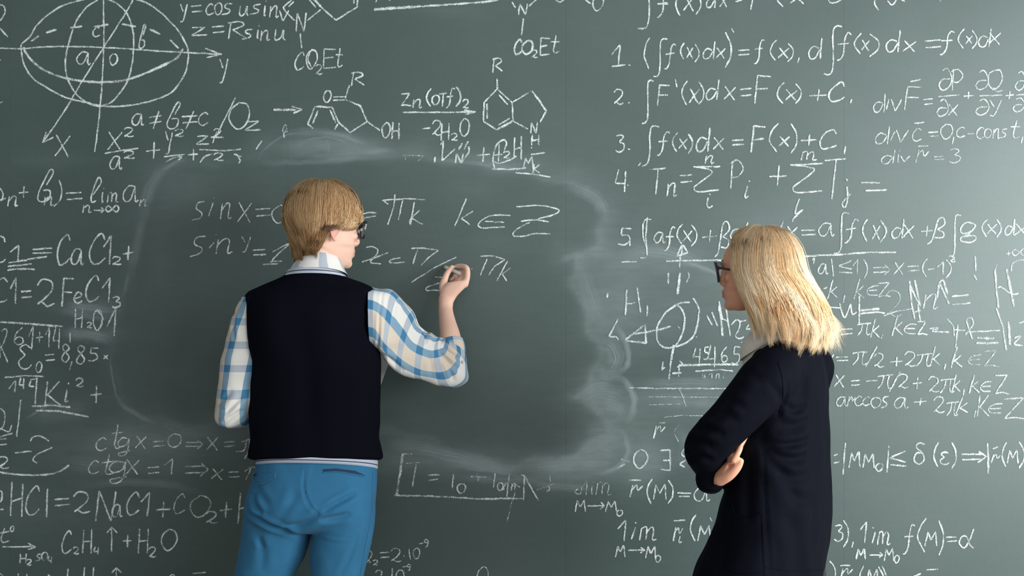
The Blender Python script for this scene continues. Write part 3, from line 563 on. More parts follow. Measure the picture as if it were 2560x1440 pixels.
w=4.8 d=.66 a 2090 2118 992 1016; r 2117 2138 990 1018; c 2135 2156 990 1014; c 2155 2176 992 1014; o 2176 2202 993 1020; s 2200 2222 990 1020; a 2234 2270 993 1021; + 2284 2316 994 1014; 2 2332 2361 992 1032; pi 2366 2396 1004 1039; k 2390 2420 994 1034; , 2434 2440 1026 1043; K 2441 2472 988 1042; in 2469 2505 1009 1032; Z 2508 2566 994 1049
@chalk_equation|chalk inequality M M0 below delta of epsilon
w=5.4 -~ 2084,1139 2094,1135; -~ 2084,1157 2098,1154; -~ 2113,1107 2107,1186; M 2122 2151 1129 1169; M 2157 2186 1134 1169; 0 2189 2207 1158 1178; -~ 2222,1114 2217,1181; <= 2222 2266 1128 1166; de 2281 2313 1107 1161; ( 2333 2348 1106 1167; ep 2349 2373 1129 1161; ) 2377 2391 1106 1172; => 2404 2464 1128 1156; w=6.5 -~ 2469,1108 2470,1184; w=5.2 r 2476 2501 1136 1158; -~ 2481,1122 2494,1117; ( 2503 2517 1106 1167; M 2517 2546 1124 1158; ) 2545 2562 1104 1170
@chalk_equation|chalk limit lim f of M equals alpha at lower right
w=5.2 3 2084 2108 1312 1352; ) 2106 2122 1299 1369; , 2128 2134 1354 1368; l1 2150 2169 1306 1356; ~ 2187,1330 2180,1358; -~ 2181,1318 2184,1320; m 2190 2226 1328 1362; f 2257 2287 1312 1384; ( 2292 2318 1296 1379; M 2312 2343 1328 1365; ) 2345 2359 1302 1388; = 2364 2392 1342 1354; al 2396 2434 1320 1371; w=6 M 2140 2164 1371 1398; w=4.6 > 2172 2207 1380 1394; M 2210 2235 1370 1402; 0 2235 2248 1388 1407
@chalk_equation|chalk line cut by the bottom edge at lower right
w=5 ) 2072 2090 1402 1465; r 2098 2132 1420 1452; -~ 2100,1414 2125,1413; ( 2147 2160 1414 1480; M 2166 2196 1422 1470; -~ 2196,1416 2208,1440; -~ 2205,1414 2216,1440; -~ 2315,1424 2345,1423; ~ 2276,1444 2290,1438 2302,1434
@chalk_equation|chalk symbols r, O and there exists left of the woman's elbow
w=5 r 1632 1662 1064 1097; d=.45 -~ 1647,1057 1664,1057; d=.72 w=6 0 1583 1619 1124 1171; ex 1650 1677 1125 1175; ~ 1712,1120 1704,1134 1712,1142; ~ 1714,1150 1700,1160 1712,1168; w=4.6 d=.55 -~ 1543,1171 1562,1160; -~ 1552,1147 1575,1155; d=.3 ~ 1698,1062 1686,1080 1696,1104
@chalk_equation|chalk equation r of M equals a
w=5.4 r 1573 1606 1212 1243; -~ 1572,1200 1603,1200; ( 1616 1632 1198 1261; M 1633 1667 1210 1249; ) 1668 1684 1199 1259; -~ 1693,1232 1728,1233; -~ 1696,1241 1724,1241; a 1734 1774 1215 1254; -~ 1738,1203 1758,1197
@chalk_equation|smudged chalk lim over M to M0
w=5 d=.42 l1 1458 1470 1200 1238; i 1476 1484 1204 1236; m 1486 1528 1205 1237; ~ 1445,1222 1436,1230 1450,1234 1455,1215; d=.74 M 1438 1464 1250 1279; > 1468 1512 1255 1273; M 1514 1542 1252 1280; 0 1541 1557 1275 1290
@chalk_equation|chalk lim r i over M to M0 left of the woman's waist
w=5.4 l1 1543 1570 1300 1352; -~ 1588,1305 1590,1308; ~ 1588,1318 1578,1348; m 1595 1642 1316 1350; r 1682 1707 1318 1352; ~ 1700,1340 1697,1355 1704,1354; -~ 1684,1302 1713,1300; ( 1724 1742 1286 1352; M 1744 1778 1312 1352; -~ 1775,1294 1780,1303; M 1539 1563 1363 1392; > 1570 1612 1368 1382; M 1614 1640 1365 1395; 0 1638 1651 1388 1405
@chalk_diagram|chalk arrow pointing up left of the woman's head
w=6.5 -~ 1706,611 1692,640 1719,632 1706,611; w=5.5 -~ 1706,615 1702,640; -~ 1701,640 1698,668; w=8 -~ 1700,682 1693,736; w=6 -~ 1671,682 1670,710; -~ 1720,680 1723,690 1716,706
@chalk_diagram|chalk circle with an arrowhead pointing left and a second arc
w=6.5 ~ 1724,756 1700,758 1668,778 1648,805 1641,830 1645,855 1662,869 1685,866 1702,842 1711,810 1708,780 1695,765 1686,762; ~ 1732,745 1744,765 1747,785 1738,830 1722,852 1690,868; w=8 -~ 1684,862 1678,900; w=6 -~ 1678,900 1672,948; w=7 d=.65 -~ 1562,851 1612,811 1615,858 1562,851; -~ 1585,835 1640,826 1677,816; w=4 -~ 1694,815 1700,822; w=5.5 d=.72 -~ 1545,797 1522,842; ~ 1522,842 1540,842 1546,850; -~ 1740,841 1742,843; w=6 -~ 1657,904 1655,926; -~ 1698,902 1706,910 1692,918; -~ 1680,933 1704,932; -~ 1698,910 1696,942; -~ 1662,918 1656,922
@chalk_equation|chalk letters H with a comma and W H2 beside the circle
w=5.6 -~ 1567,724 1563,788; -~ 1593,719 1601,781; ~ 1566,760 1580,759 1588,756; -~ 1618,763 1617,790; w=7 -~ 1517,744 1520,733; w=5.4 -~ 1767,789 1780,813; -~ 1779,780 1793,815; w=8 -~ 1798,760 1806,840; w=5.4 -~ 1797,752 1806,800; -~ 1815,772 1825,840; -~ 1803,795 1820,805; ~ 1828,812 1840,800 1850,806 1846,825 1838,840 1848,847 1860,842; ~ 1866,800 1850,803; ~ 1872,812 1865,822 1875,822; -~ 1853,855 1854,857
@chalk_equation|chalk digits 45465 over a double rule
w=5.4 4 1732 1754 869 907; 5 1757 1773 867 899; 4 1769 1792 862 919; 6 1801 1820 867 906; 5 1827 1852 867 909; w=7 -~ 1694,914 1760,911 1846,911; w=5.5 -~ 1738,928 1800,924 1832,928; d=.4 w=4.5 -~ 1755,932 1757,945; -~ 1760,932 1762,946; 1 1772 1784 932 945; n 1788 1800 934 946; i 1805 1812 932 946
@chalk_equation|long faint chalk rule left of the woman's arm
w=5 d=.6 -~ 1572,969 1650,971 1820,971; w=4 d=.5 -~ 1698,973 1706,990 1715,1017; d=.35 -~ 1660,1043 1700,1038 1770,1040; -~ 1622,992 1800,993; -~ 1618,1012 1700,1010
@chalk_equation|boxed chalk formula I equals I0 between the two people
w=9 d=.6 -~ 1007,1134 999,1190 991,1238; w=6.5 -~ 985,1238 1100,1241 1200,1247 1308,1246; -~ 1311,1188 1309,1250; w=4.6 d=.5 -~ 1004,1134 1032,1135; w=6 d=.62 -~ 1303,1187 1312,1190 1346,1252; -~ 1040,1160 1031,1217; w=4 d=.5 -~ 1015,1158 1050,1156; w=5.6 d=.66 -~ 1070,1188 1099,1186; -~ 1072,1200 1095,1198; -~ 1134,1184 1131,1220; 0 1142 1165 1208 1233; w=5 d=.55 -~ 1177,1191 1216,1193; -~ 1192,1184 1196,1202; w=6 -~ 1238,1183 1233,1218; 0 1243 1258 1206 1226; n 1258 1272 1206 1226; n 1278 1290 1208 1226; ~ 1288,1210 1300,1218; -~ 1273,1185 1267,1243; d=.3 w=4.6 -~ 1374,1186 1376,1204; ~ 1368,1212 1374,1222 1366,1229; -~ 1340,1225 1384,1210; w=4 d=.45 -~ 1288,1230 1277,1265 1268,1303
@chalk_equation|chalk value Q2 equals 2 times 10 to the minus 9 beside the man's leg
w=4.6 d=.62 ~ 922,1372 930,1385 918,1405; ~ 914,1400 922,1400 927,1408; 2 932 946 1400 1413; = 950 974 1380 1394; 2 976 1004 1371 1404; -~ 1009,1389 1011,1390; -~ 1022,1372 1026,1398; 0 1033 1050 1370 1397; -~ 1047,1359 1058,1357; 9 1060 1072 1348 1367; ~ 938,1432 945,1425 955,1430 950,1445; -~ 981,1420 979,1450; 0 989 1010 1423 1460; -~ 1007,1417 1017,1415; 9 1017 1027 1410 1426; 0 1193 1221 1416 1460
@chalk_smear|faint arcs of wiped chalk above the erased patch
w=26 d=.34 ~ 700,335 780,330 850,338 900,355 930,370; w=12 d=.42 ~ 790,330 860,340 928,368; w=16 d=.30 ~ 640,408 800,404 900,395 1000,392; w=34 d=.2 ~ 700,372 780,360 860,372; w=16 d=.34 ~ 900,388 960,375 992,378; w=14 d=.36 ~ 1050,394 1150,404 1240,415 1310,428; w=6 d=.4 ~ 641,407 660,375 700,345 740,333 780,338; w=6 d=.4 ~ 735,370 765,352 812,343 860,355 884,388; w=5 d=.3 ~ 815,345 822,365 825,390
@chalk_smear|wiped chalk bands over the H2O characters
w=26 d=.55 -~ 160,760 230,772 300,778; w=34 d=.62 -~ 150,832 220,836 285,850; w=22 d=.3 -~ 140,775 220,790 300,800
@chalk_smear|wiped chalk scallops along the right rim of the erased patch
w=40 d=.34 ~ 1400,460 1460,480 1500,510 1505,560; w=50 d=.32 ~ 1440,650 1462,700 1490,780 1530,830; w=22 d=.4 ~ 1395,655 1430,640 1470,640
w=18 d=.75 ~ 1528,806 1553,835 1568,870 1570,905 1558,925 1535,937; w=50 d=.5 ~ 1500,850 1530,870 1540,900 1520,930; w=44 d=.45 ~ 1485,920 1520,935 1556,930
w=20 d=.75 ~ 1525,935 1566,955 1585,1000 1577,1040 1556,1064; w=56 d=.5 ~ 1448,998 1490,965 1540,968; w=52 d=.42 ~ 1455,1005 1505,985 1560,1005; w=40 d=.45 ~ 1500,1015 1540,1020 1566,1045
w=18 d=.65 ~ 1543,1062 1566,1100 1567,1140 1540,1170 1480,1190; w=60 d=.36 ~ 1450,1085 1510,1080 1550,1110; w=56 d=.42 ~ 1436,1130 1500,1120 1555,1135
@chalk_smear|wiped chalk streaks below the erased patch
w=40 d=0.43 -~ 960,1105 1080,1125 1200,1155 1320,1170; w=34 d=0.54 -~ 1090,1150 1200,1165 1310,1180; w=46 d=0.49 -~ 1310,1165 1420,1160 1540,1160; w=24 d=0.35 -~ 1130,1195 1250,1200 1380,1200; w=24 d=0.41 -~ 1320,1210 1420,1218 1500,1222; w=18 d=0.47 -~ 1150,1166 1250,1178 1305,1190
@chalk_smear|wiped chalk streaks below the left rim of the erased patch
w=16 d=0.49 ~ 285,985 310,1015 350,1040 400,1062; w=46 d=0.27 -~ 380,1050 460,1080 560,1090; w=60 d=0.19 -~ 170,1110 330,1090 520,1120; w=60 d=0.18 -~ 60,1040 140,1030 240,1020; w=50 d=0.16 -~ 100,1150 260,1165 420,1170; w=24 d=0.30 ~ 190,1215 330,1205 440,1215 530,1240; w=8 d=0.41 -~ 60,1050 140,1000
@chalk_smear|wiped chalk haze left of the woman's face and under the formula numbered 5
w=40 d=0.38 ~ 1550,650 1600,628 1680,635 1790,675; w=14 d=0.49 -~ 1700,650 1750,668 1810,690; w=60 d=0.20 -~ 1580,980 1700,985 1810,985; w=30 d=0.35 -~ 1600,958 1700,955 1830,955; w=26 d=0.27 -~ 1620,1005 1720,1008 1810,1010; w=46 d=0.27 -~ 1690,1060 1720,1110 1700,1180
@chalk_smear|wiped chalk haze along the left rim of the erased patch
w=34 d=0.30 ~ 430,410 390,445 365,500 362,540; w=30 d=0.22 ~ 365,520 345,600 325,700; w=12 d=0.41 ~ 400,430 440,405 470,395; w=10 d=0.27 -~ 322,680 310,740; w=6 d=0.47 ~ 280,880 278,920 290,985 310,1012
'''
class Ink:
    def __init__(s): s.S = []
    def stroke(s, pts, w, d, jit=1.0, taper=0.35):
        pts = np.asarray(pts, float)
        seg = np.linalg.norm(np.diff(pts, axis=0), axis=1); L = seg.sum()
        if L < 0.5: return
        cum = np.concatenate([[0], np.cumsum(seg)]); n = max(3, int(L / 3.2) + 1)
        q = np.linspace(0, L, n); p = np.stack([np.interp(q, cum, pts[:, k]) for k in (0, 1)], 1)
        T = np.gradient(p, axis=0); T /= np.linalg.norm(T, axis=1)[:, None] + 1e-9; N = np.stack([-T[:, 1], T[:, 0]], 1)
        ph = random.uniform(0, 99); off = np.array([noise.noise(Vector((ph, x * .05, 0))) for x in q]) * 0.9 * jit
        ww = w * 0.51 * (1 + 0.28 * np.array([noise.noise(Vector((ph + 7, x * .06, 0))) for x in q])) 
        ww[0] *= 1 - taper; ww[-1] *= 1 - taper
        dd = d * (1 + 0.30 * np.array([noise.noise(Vector((ph + 3, x * .03, 0))) for x in q]))
        if jit > 2: dd = dd * np.clip(np.minimum(q / L, 1 - q / L) * 3.6, 0, 1) ** 1.3
        c = p + N * off[:, None]; INKN[0] += 1; y = (-0.0014 if jit < 2 else -0.0004) - (INKN[0] % 240) * 4e-6
        V = []; F = []; U = []
        for k in (-1, 0, 1):
            e = c + N * (ww * k)[:, None]; V.append(np.stack([bpx(e[:, 0]), np.full(n, y), bpz(e[:, 1])], 1))
        for k in range(2):
            for i in range(n - 1):
                F.append((k * n + i, k * n + i + 1, (k + 1) * n + i + 1, (k + 1) * n + i))
                u0, u1 = k - 1.0, k * 1.0; a0, a1 = (q[i] + ph * 40) * BK, (q[i + 1] + ph * 40) * BK
                U += [(u0, a0), (u0, a1), (u1, a1), (u1, a0)]
        s.S.append((np.vstack(V), F, U, np.concatenate([dd] * 3)))
    def done(s, name, mat, label):
        """one part per connected group of strokes; strays lying apart become marks of their own"""
        st = s.S; k = len(st)
        if not k: return
        lo = np.array([t[0].min(0) for t in st]); hi = np.array([t[0].max(0) for t in st]); size = (hi - lo).max(1)
        gap = np.maximum(0, np.maximum(lo[:, None] - hi[None], lo[None] - hi[:, None])); near = np.sqrt((gap ** 2).sum(2)) <= np.maximum(.018, .46 * np.maximum(size[:, None], size[None]))
        g = list(range(k))
        for _ in range(k):
            for i in range(k): g[i] = min(g[j] for j in range(k) if near[i, j])
        groups = sorted((([i for i in range(k) if g[i] == r]) for r in set(g)), key=lambda q: -sum(len(st[i][0]) for i in q))
        for r, ids in enumerate(groups):
            V = []; F = []; U = []; D = []; n = 0
            for i in ids:
                v, f, u, d = st[i]; V.append(v); F += [tuple(a + n for a in q) for q in f]; U += u; D.append(d); n += len(v)
            o = mk(name if r == 0 or mat is M['smear'] else 'chalk_mark', np.vstack(V), F, mat, board, uvs=U, attrs={'chalk_load': np.concatenate(D)}, smooth=False)
            if r == 0 and label: o['label'] = label
INKN = [0]
def glyph(ink, ch, x0, x1, y0, y1, w, d):
    for st in G[ch].split('|'):
        straight = st[0] == '!'
        a = np.array([tuple(map(float, t.split(','))) for t in st.lstrip('!').split()])
        a = a + np.random.uniform(-2.2, 2.2, a.shape) * (1 if len(a) > 2 else 1.3)
        if ch in '0o': a[-1] = a[0] + np.random.uniform(-6, 6, 2)
        p = np.stack([x0 + a[:, 0] / 100 * (x1 - x0), y0 + a[:, 1] / 100 * (y1 - y0)], 1)
        if not straight: p = catmull(p, 8 * len(p))
        ink.stroke(p, w, d)
def write_board(txt):
    ink = None; name = label = None; w, d, mat = 5.4, 0.78, M['chalk']
    for ln in txt.strip().split('\n'):
        ln = ln.strip()
        if not ln or ln[0] == '#': continue
        if ln[0] == '@':
            if ink: ink.done(name, mat, label)
            name, label = [t.strip() for t in ln[1:].split('|')]; ink = Ink(); w, d = 5.4, 0.78
            mat = M['smear'] if 'smear' in name else M['chalk']
            continue
        for tok in ln.split(';'):
            t = tok.split()
            if not t: continue
            while t and t[0][:2] in ('w=', 'd='):
                if t[0][0] == 'w': w = float(t[0][2:])
                else: d = float(t[0][2:])
                t = t[1:]
            if not t: continue
            dn = d if mat is M['smear'] else .78 + (d - .78) * .55
            if t[0] in ('~', '-~'):
                p = np.array([tuple(map(float, a.split(','))) for a in t[1:]])
                ink.stroke(catmull(p, 10 * len(p)) if t[0] == '~' else p, w, dn, 1.0 if mat is M['chalk'] else 3.0)
            else:
                x0, x1, y0, y1 = map(float, t[1:5]); glyph(ink, t[0], x0, x1, y0, y1, w, dn)
    if ink: ink.done(name, mat, label)
write_board(WRITING)

# ---------------------------------------------------------------- people: shared builders
def interp(tab, z):
    a = np.array(tab, float); i = np.argsort(a[:, 0]); return np.interp(z, a[i, 0], a[i, 1])
HF = [(.108,.0),(.102,.03),(.09,.055),(.075,.074),(.055,.087),(.035,.093),(.02,.094),(.006,.086),(-.01,.084),(-.03,.086),(-.048,.087),(-.062,.090),(-.072,.087),(-.082,.089),(-.092,.082),(-.102,.086),(-.112,.078),(-.118,.055)]
HB = [(.108,-.02),(.102,-.05),(.09,-.07),(.075,-.085),(.05,-.098),(.02,-.103),(-.01,-.1),(-.04,-.09),(-.06,-.075),(-.075,-.05),(-.09,-.015),(-.105,.015),(-.118,.03)]
HW = [(.108,.012),(.102,.035),(.09,.053),(.075,.064),(.05,.073),(.025,.076),(0,.0745),(-.03,.070),(-.055,.064),(-.07,.059),(-.085,.051),(-.1,.038),(-.11,.028),(-.118,.014)]
class Head:
    """head frame: centre between the ears, facing direction, left, up, scale"""
    def __init__(s, c, face, up, scale, ear=0.0, nose=0.0):
        s.ear = ear; s.nose = nose
        s.c = np.array(c, float); s.s = scale
        s.F = nrm(face); s.U = nrm(np.array(up) - s.F * np.dot(up, s.F)); s.L = np.cross(s.U, s.F)
    def p(s, f, l, u): return s.c + s.s * (s.F * f + s.L * l + s.U * u)
    def v(s, f, l, u): return s.s * (s.F * f + s.L * l + s.U * u)
    def parts(s):
        zs = np.array([.108,.104,.097,.087,.075,.06,.045,.03,.018,.006,-.006,-.02,-.034,-.048,-.06,-.07,-.08,-.09,-.1,-.109,-.116])
        nseg = 40; th = np.arange(nseg) / nseg * 2 * math.pi; vs = []
        for z in zs:
            f, b, w = interp(HF, z), interp(HB, z), interp(HW, z)
            mid = (f + b) / 2 + 0.012 if z > -.05 else (f * .35 + b * .65)
            c, sn = np.cos(th), np.sin(th)
            ef = 2.0 / (2.35 if z > -.08 else 2.1)
            x = np.where(c >= 0, mid + (f - mid) * np.abs(c) ** ef, mid - (mid - b) * np.abs(c) ** (2 / 2.1))
            y = np.sign(sn) * np.abs(sn) ** ef * w
            vs.append(np.array([s.p(a, d, z) for a, d in zip(x, y)]))
        m = len(zs); V = np.vstack(vs + [s.p(-.005, 0, .1095), s.p(.045, 0, -.118)])
        fs = [(i * nseg + (j + 1) % nseg, i * nseg + j, (i + 1) * nseg + j, (i + 1) * nseg + (j + 1) % nseg) for i in range(m - 1) for j in range(nseg)]
        fs += [(j, (j + 1) % nseg, m * nseg) for j in range(nseg)] + [((m - 1) * nseg + (j + 1) % nseg, (m - 1) * nseg + j, m * nseg + 1) for j in range(nseg)]
        out = [(V, fs, None)]
        k = s.s
        # nose bridge, tip, wings
        out.append(tube([s.p(.082, 0, .014), s.p(.090, 0, .0), s.p(.0955 + s.nose * .5, 0, -.018), s.p(.1005 + s.nose, 0, -.034), s.p(.095 + s.nose, 0, -.043)], np.array([.007,.0075,.0085,.0098,.0075]) * k, 14))
        for l in (-1, 1):
            out.append(ellipsoid(s.p(.091, l * .0115, -.040), s.v(.010, 0, 0), s.v(0, .0065, 0), s.v(0, 0, .0065), 12, 8))
            # ear: helix rim, concha and lobe
            o = l * .0775
            z = s.ear; out.append(tube([s.p(.004, o, z - .004), s.p(.004, o + l * .004, z + .016), s.p(-.006, o + l * .010, z + .030), s.p(-.020, o + l * .014, z + .026), s.p(-.025, o + l * .014, z + .008), s.p(-.018, o + l * .009, z - .012), s.p(-.006, o + l * .003, z - .027)], np.array([.004,.0042,.0046,.0046,.0044,.0042,.0055]) * k, 10))
            out.append(ellipsoid(s.p(-.010, o + l * .004, z + .004), s.v(.014, l * -.004, 0), s.v(.002, l * .0045, 0), s.v(-.003, 0, .026), 14, 10))
            # brow ridge and cheekbone
            out.append(tube([s.p(.088, l * .010, .020), s.p(.086, l * .028, .024), s.p(.072, l * .048, .018)], np.array([.006,.007,.006]) * k, 10))
            out.append(ellipsoid(s.p(.066, l * .042, -.022), s.v(.016, 0, 0), s.v(0, .018, 0), s.v(0, 0, .014), 12, 8))
            # upper and lower eyelids
            out.append(tube([s.p(.079, l * .017, .004), s.p(.0815, l * .031, .0085), s.p(.074, l * .045, .003)], np.array([.003,.004,.003]) * k, 8))
            out.append(tube([s.p(.079, l * .017, -.002), s.p(.0800, l * .031, -.0065), s.p(.074, l * .045, -.001)], np.array([.003,.0035,.003]) * k, 8))
        # lips and chin
        out.append(tube([s.p(.078, -.025, -.067), s.p(.0885, -.009, -.063), s.p(.0895, 0, -.0645), s.p(.0885, .009, -.063), s.p(.078, .025, -.067)], np.array([.003,.0055,.006,.0055,.003]) * k, 10))
        out.append(tube([s.p(.078, -.024, -.069), s.p(.0865, -.009, -.0755), s.p(.088, 0, -.0765), s.p(.0865, .009, -.0755), s.p(.078, .024, -.069)], np.array([.003,.006,.0065,.006,.003]) * k, 10))
        out.append(ellipsoid(s.p(.070, 0, -.102), s.v(.018, 0, 0), s.v(0, .020, 0), s.v(0, 0, .016), 14, 10))
        return out
    def lipmask(s, co):
        d = (co - s.c) / s.s; f, l, u = d @ s.F, d @ s.L, d @ s.U
        m = 0.8 * np.exp(-(((u + .0705) / .0095) ** 4 + (l / .024) ** 4)) * np.clip((f - .066) / .01, 0, 1)
        ear = 0.55 * np.exp(-(((f + .008) / .024) ** 4 + ((u - .004 - s.ear) / .036) ** 4)) * np.clip((np.abs(l) - .074) / .006, 0, 1)
        nose = 0.25 * np.exp(-(((f - .104) / .014) ** 2 + ((u + .036) / .016) ** 2 + (l / .016) ** 2))
        return np.clip(m + ear + nose, 0, 1) * (np.linalg.norm(d, axis=1) < .16)
def head_children(H, person, brow_mat):
    for l in (-1, 1):
        e = mk('eye', *ellipsoid(H.p(.0715, l * .031, .001), H.v(.0115, 0, 0), H.v(0, .0115, 0), H.v(0, 0, .0115))[:2], M['eye'], person)
        mk('iris', *ellipsoid(H.p(.0815, l * .031, .001), H.v(.0022, 0, 0), H.v(0, .0052, 0), H.v(0, 0, .0052), 14, 8)[:2], M['iris'], e)
        v, f, _ = tube([H.p(.0945, l * .012, .0225), H.p(.0920, l * .027, .0285), H.p(.0775, l * .047, .0235)], np.array([.0016,.0020,.001]) * H.s, 8)
        mk('eyebrow', v, f, brow_mat, person)
def glasses(H, person, mat, temple_mat, z=.001, hw=.0255, hh=.021, fr=.0035, fwd=.104, tilt=.12, drop=0.0):
    """full-rim glasses: rim frame, bridge; child lenses, temples, nose pads"""
    def rim(l):
        pts = []
        for t in np.linspace(0, 2 * math.pi, 28, endpoint=False):
            c, s_ = math.cos(t), math.sin(t); e = 0.55
            x = np.sign(c) * abs(c) ** e * hw; y = np.sign(s_) * abs(s_) ** e * hh
            if s_ < 0: x *= 0.93
            o = l * .0335 + x; f = fwd - 0.012 * (abs(o) / .06) ** 2 + tilt * y
            pts.append(H.p(f, o, z - .004 + y))
        pts = pts + pts[:3]
        return np.array(pts)
    def ring(l):
        r = rim(l)[:28]; c = r.mean(0); vs = []; n = len(r)
        for i in range(n):
            o = nrm(r[i] - c); top = 1.8 if np.dot(r[i] - c, H.U) > hh * H.s * .6 else 1.0
            for a, b in ((-1, -1), (1, -1), (1, 1), (-1, 1)): vs.append(r[i] + o * a * fr * .6 * top * H.s + H.F * b * fr * .55 * H.s)
        fs = []
        for i in range(n):
            j = (i + 1) % n
            for k in range(4): fs.append((i * 4 + k, i * 4 + (k + 1) % 4, j * 4 + (k + 1) % 4, j * 4 + k))
        return np.array(vs), fs, None
    br = tube([H.p(fwd - .001, -.0095, z + .006), H.p(fwd + .002, 0, z + .010), H.p(fwd - .001, .0095, z + .006)], np.array([.0026,.0028,.0026]) * H.s, 8)
    v, f, _ = join([ring(-1), ring(1), br])
    g = mk('eyeglasses', v, f, mat, person, smooth=False); g['label'] = 'black rimmed eyeglasses worn by the person'
    for l in (-1, 1):
        r = rim(l)[:28]; c = r.mean(0); th = H.F * .0007 * H.s
        V = np.vstack([r + th, r - th]); fs = [tuple(range(28)), tuple(reversed(range(28, 56)))] + [(i, 28 + i, 28 + (i + 1) % 28, (i + 1) % 28) for i in range(28)]
        mk('lens', V, fs, M['lens'], g, smooth=False)
        pts = [H.p(fwd - .012, l * .0615, z + .011), H.p(.075, l * .0735, z + .011 - drop * .25), H.p(.035, l * .0795, z + .011 - drop * .65), H.p(.002, l * .0815, z + .010 - drop), H.p(-.012, l * .083, z + .002 - drop), H.p(-.022, l * .082, z - .018 - drop)]
        v, f, _ = tube(pts, np.array([.0042,.0036,.0036,.0036,.003,.0026]) * H.s, 8, ref=H.U, flat=.42)
        mk('temple_arm', v, f, temple_mat, g)
        v, f, _ = ellipsoid(H.p(fwd - .010, l * .0115, z - .006), H.v(.004, 0, 0), H.v(0, .0018, 0), H.v(0, 0, .006), 10, 6); mk('nose_pad', v, f, M['lens'], g)
    return g
def finger(pts, r0, r1): return tube(pts, np.linspace(r0, r1, len(pts)), 12, m=(len(pts) - 1) * 5 + 1)
def strands(name, paths, c0, tones, mat, parent, root=.12):
    """hair: thin tapered three-sided strands, all built at once"""
    Pt = np.array([p for p, _ in paths]); R = np.array([r for _, r in paths]); T0 = np.array(tones); S, k = Pt.shape[:2]
    t = np.gradient(Pt, axis=1); t /= np.linalg.norm(t, axis=2)[..., None] + 1e-9
    a = np.cross(t, [0.2, 0.5, 0.84]); a /= np.linalg.norm(a, axis=2)[..., None] + 1e-9; b = np.cross(t, a)
    q = np.linspace(0, 1, k); w = np.minimum(q * 7 + .04, 1) * (0.55 + 0.45 * np.sin(np.clip(q * 2.2, 0, 1.57))) * np.clip((1 - q) * 3.0, 0.05, 1)
    W = R[:, None] * w[None]
    V = np.stack([Pt + (a * math.cos(2 * math.pi * j / 3) + b * math.sin(2 * math.pi * j / 3)) * W[..., None] for j in range(3)], 1).reshape(-1, 3)
    tone = np.repeat(np.clip(T0[:, None] + root * (q[None] - .4), 0, 1)[:, None], 3, 1).ravel()
    base = (np.arange(S) * 3 * k)[:, None, None]; i = np.arange(k - 1)[None, None]; j = np.arange(3)[None, :, None]; j2 = (j + 1) % 3
    F = np.stack([base + j * k + i, base + j2 * k + i, base + j2 * k + i + 1, base + j * k + i + 1], 3).reshape(-1, 4)
    o0 = ORG[parent.name]; me = bpy.data.meshes.new(name); nf = len(F)
    me.vertices.add(len(V)); me.vertices.foreach_set('co', (V - o0).astype(np.float32).ravel())
    me.loops.add(nf * 4); me.loops.foreach_set('vertex_index', F.astype(np.int32).ravel())
    me.polygons.add(nf); me.polygons.foreach_set('loop_start', (np.arange(nf) * 4).astype(np.int32)); me.polygons.foreach_set('use_smooth', np.ones(nf, bool))
    me.update(calc_edges=True); me.attributes.new('tone', 'FLOAT', 'POINT').data.foreach_set('value', tone.astype(np.float32)); me.materials.append(mat)
    # soft shading across neighbouring strands: normals lean to the outward direction of the hair mass
    tn = np.stack([a * math.cos(2 * math.pi * j_ / 3) + b * math.sin(2 * math.pi * j_ / 3) for j_ in range(3)], 1).reshape(-1, 3)
    ax = V - c0; ax[:, 2] = np.maximum(ax[:, 2], -.01); ax /= np.linalg.norm(ax, axis=1)[:, None] + 1e-9
    nn = ax * .78 + tn * .32; nn /= np.linalg.norm(nn, axis=1)[:, None] + 1e-9
    me.normals_split_custom_set_from_vertices(nn.tolist())
    o = bpy.data.objects.new(name, me); COL.objects.link(o); o.parent = parent; ORG[o.name] = o0; return o
def shoe_parts(c, heel_y, d, L=.29, w=.05):
    d = nrm(d); s = np.cross([0, 0, 1], d); z = V3(0, 0, 1)
    prof = [(-.09,.042,.055),(-.07,.046,.075),(-.02,.047,.075),(.05,.050,.055),(.11,.052,.042),(.16,.046,.032),(.195,.025,.022)]
    up = loft([(c + d * a + z * (.022 + h * .5), s * b, z * h * .5 + z * .004, 2.4) for a, b, h in prof], 24, 40)
    so = loft([(c + d * a + z * .012, s * (b + .004), z * .012, 4) for a, b, h in prof], 20, 30)
    return up, so

# ---------------------------------------------------------------- the man at the board
YM = -0.36
man = tag(empty('person', (P(770, 1440, YM)[0], YM, 0)), 'person in dark vest and blue checked shirt writing on the chalkboard, seen from behind', 'person')
HM = Head(P(816, 570, -0.335), (math.sin(math.radians(58)), math.cos(math.radians(58)), -0.06), (0.03, 0.04, 1), 1.045, -.014)
def ringp(px0, px1, py, cy, hd, e=2.2, tilt=0.0):
    a, b = P(px0, py, cy), P(px1, py, cy); return ((a + b) / 2, (b - a) / 2, V3(0, hd, -tilt), e)
def R2(rows): return [ringp(*r) for r in rows]
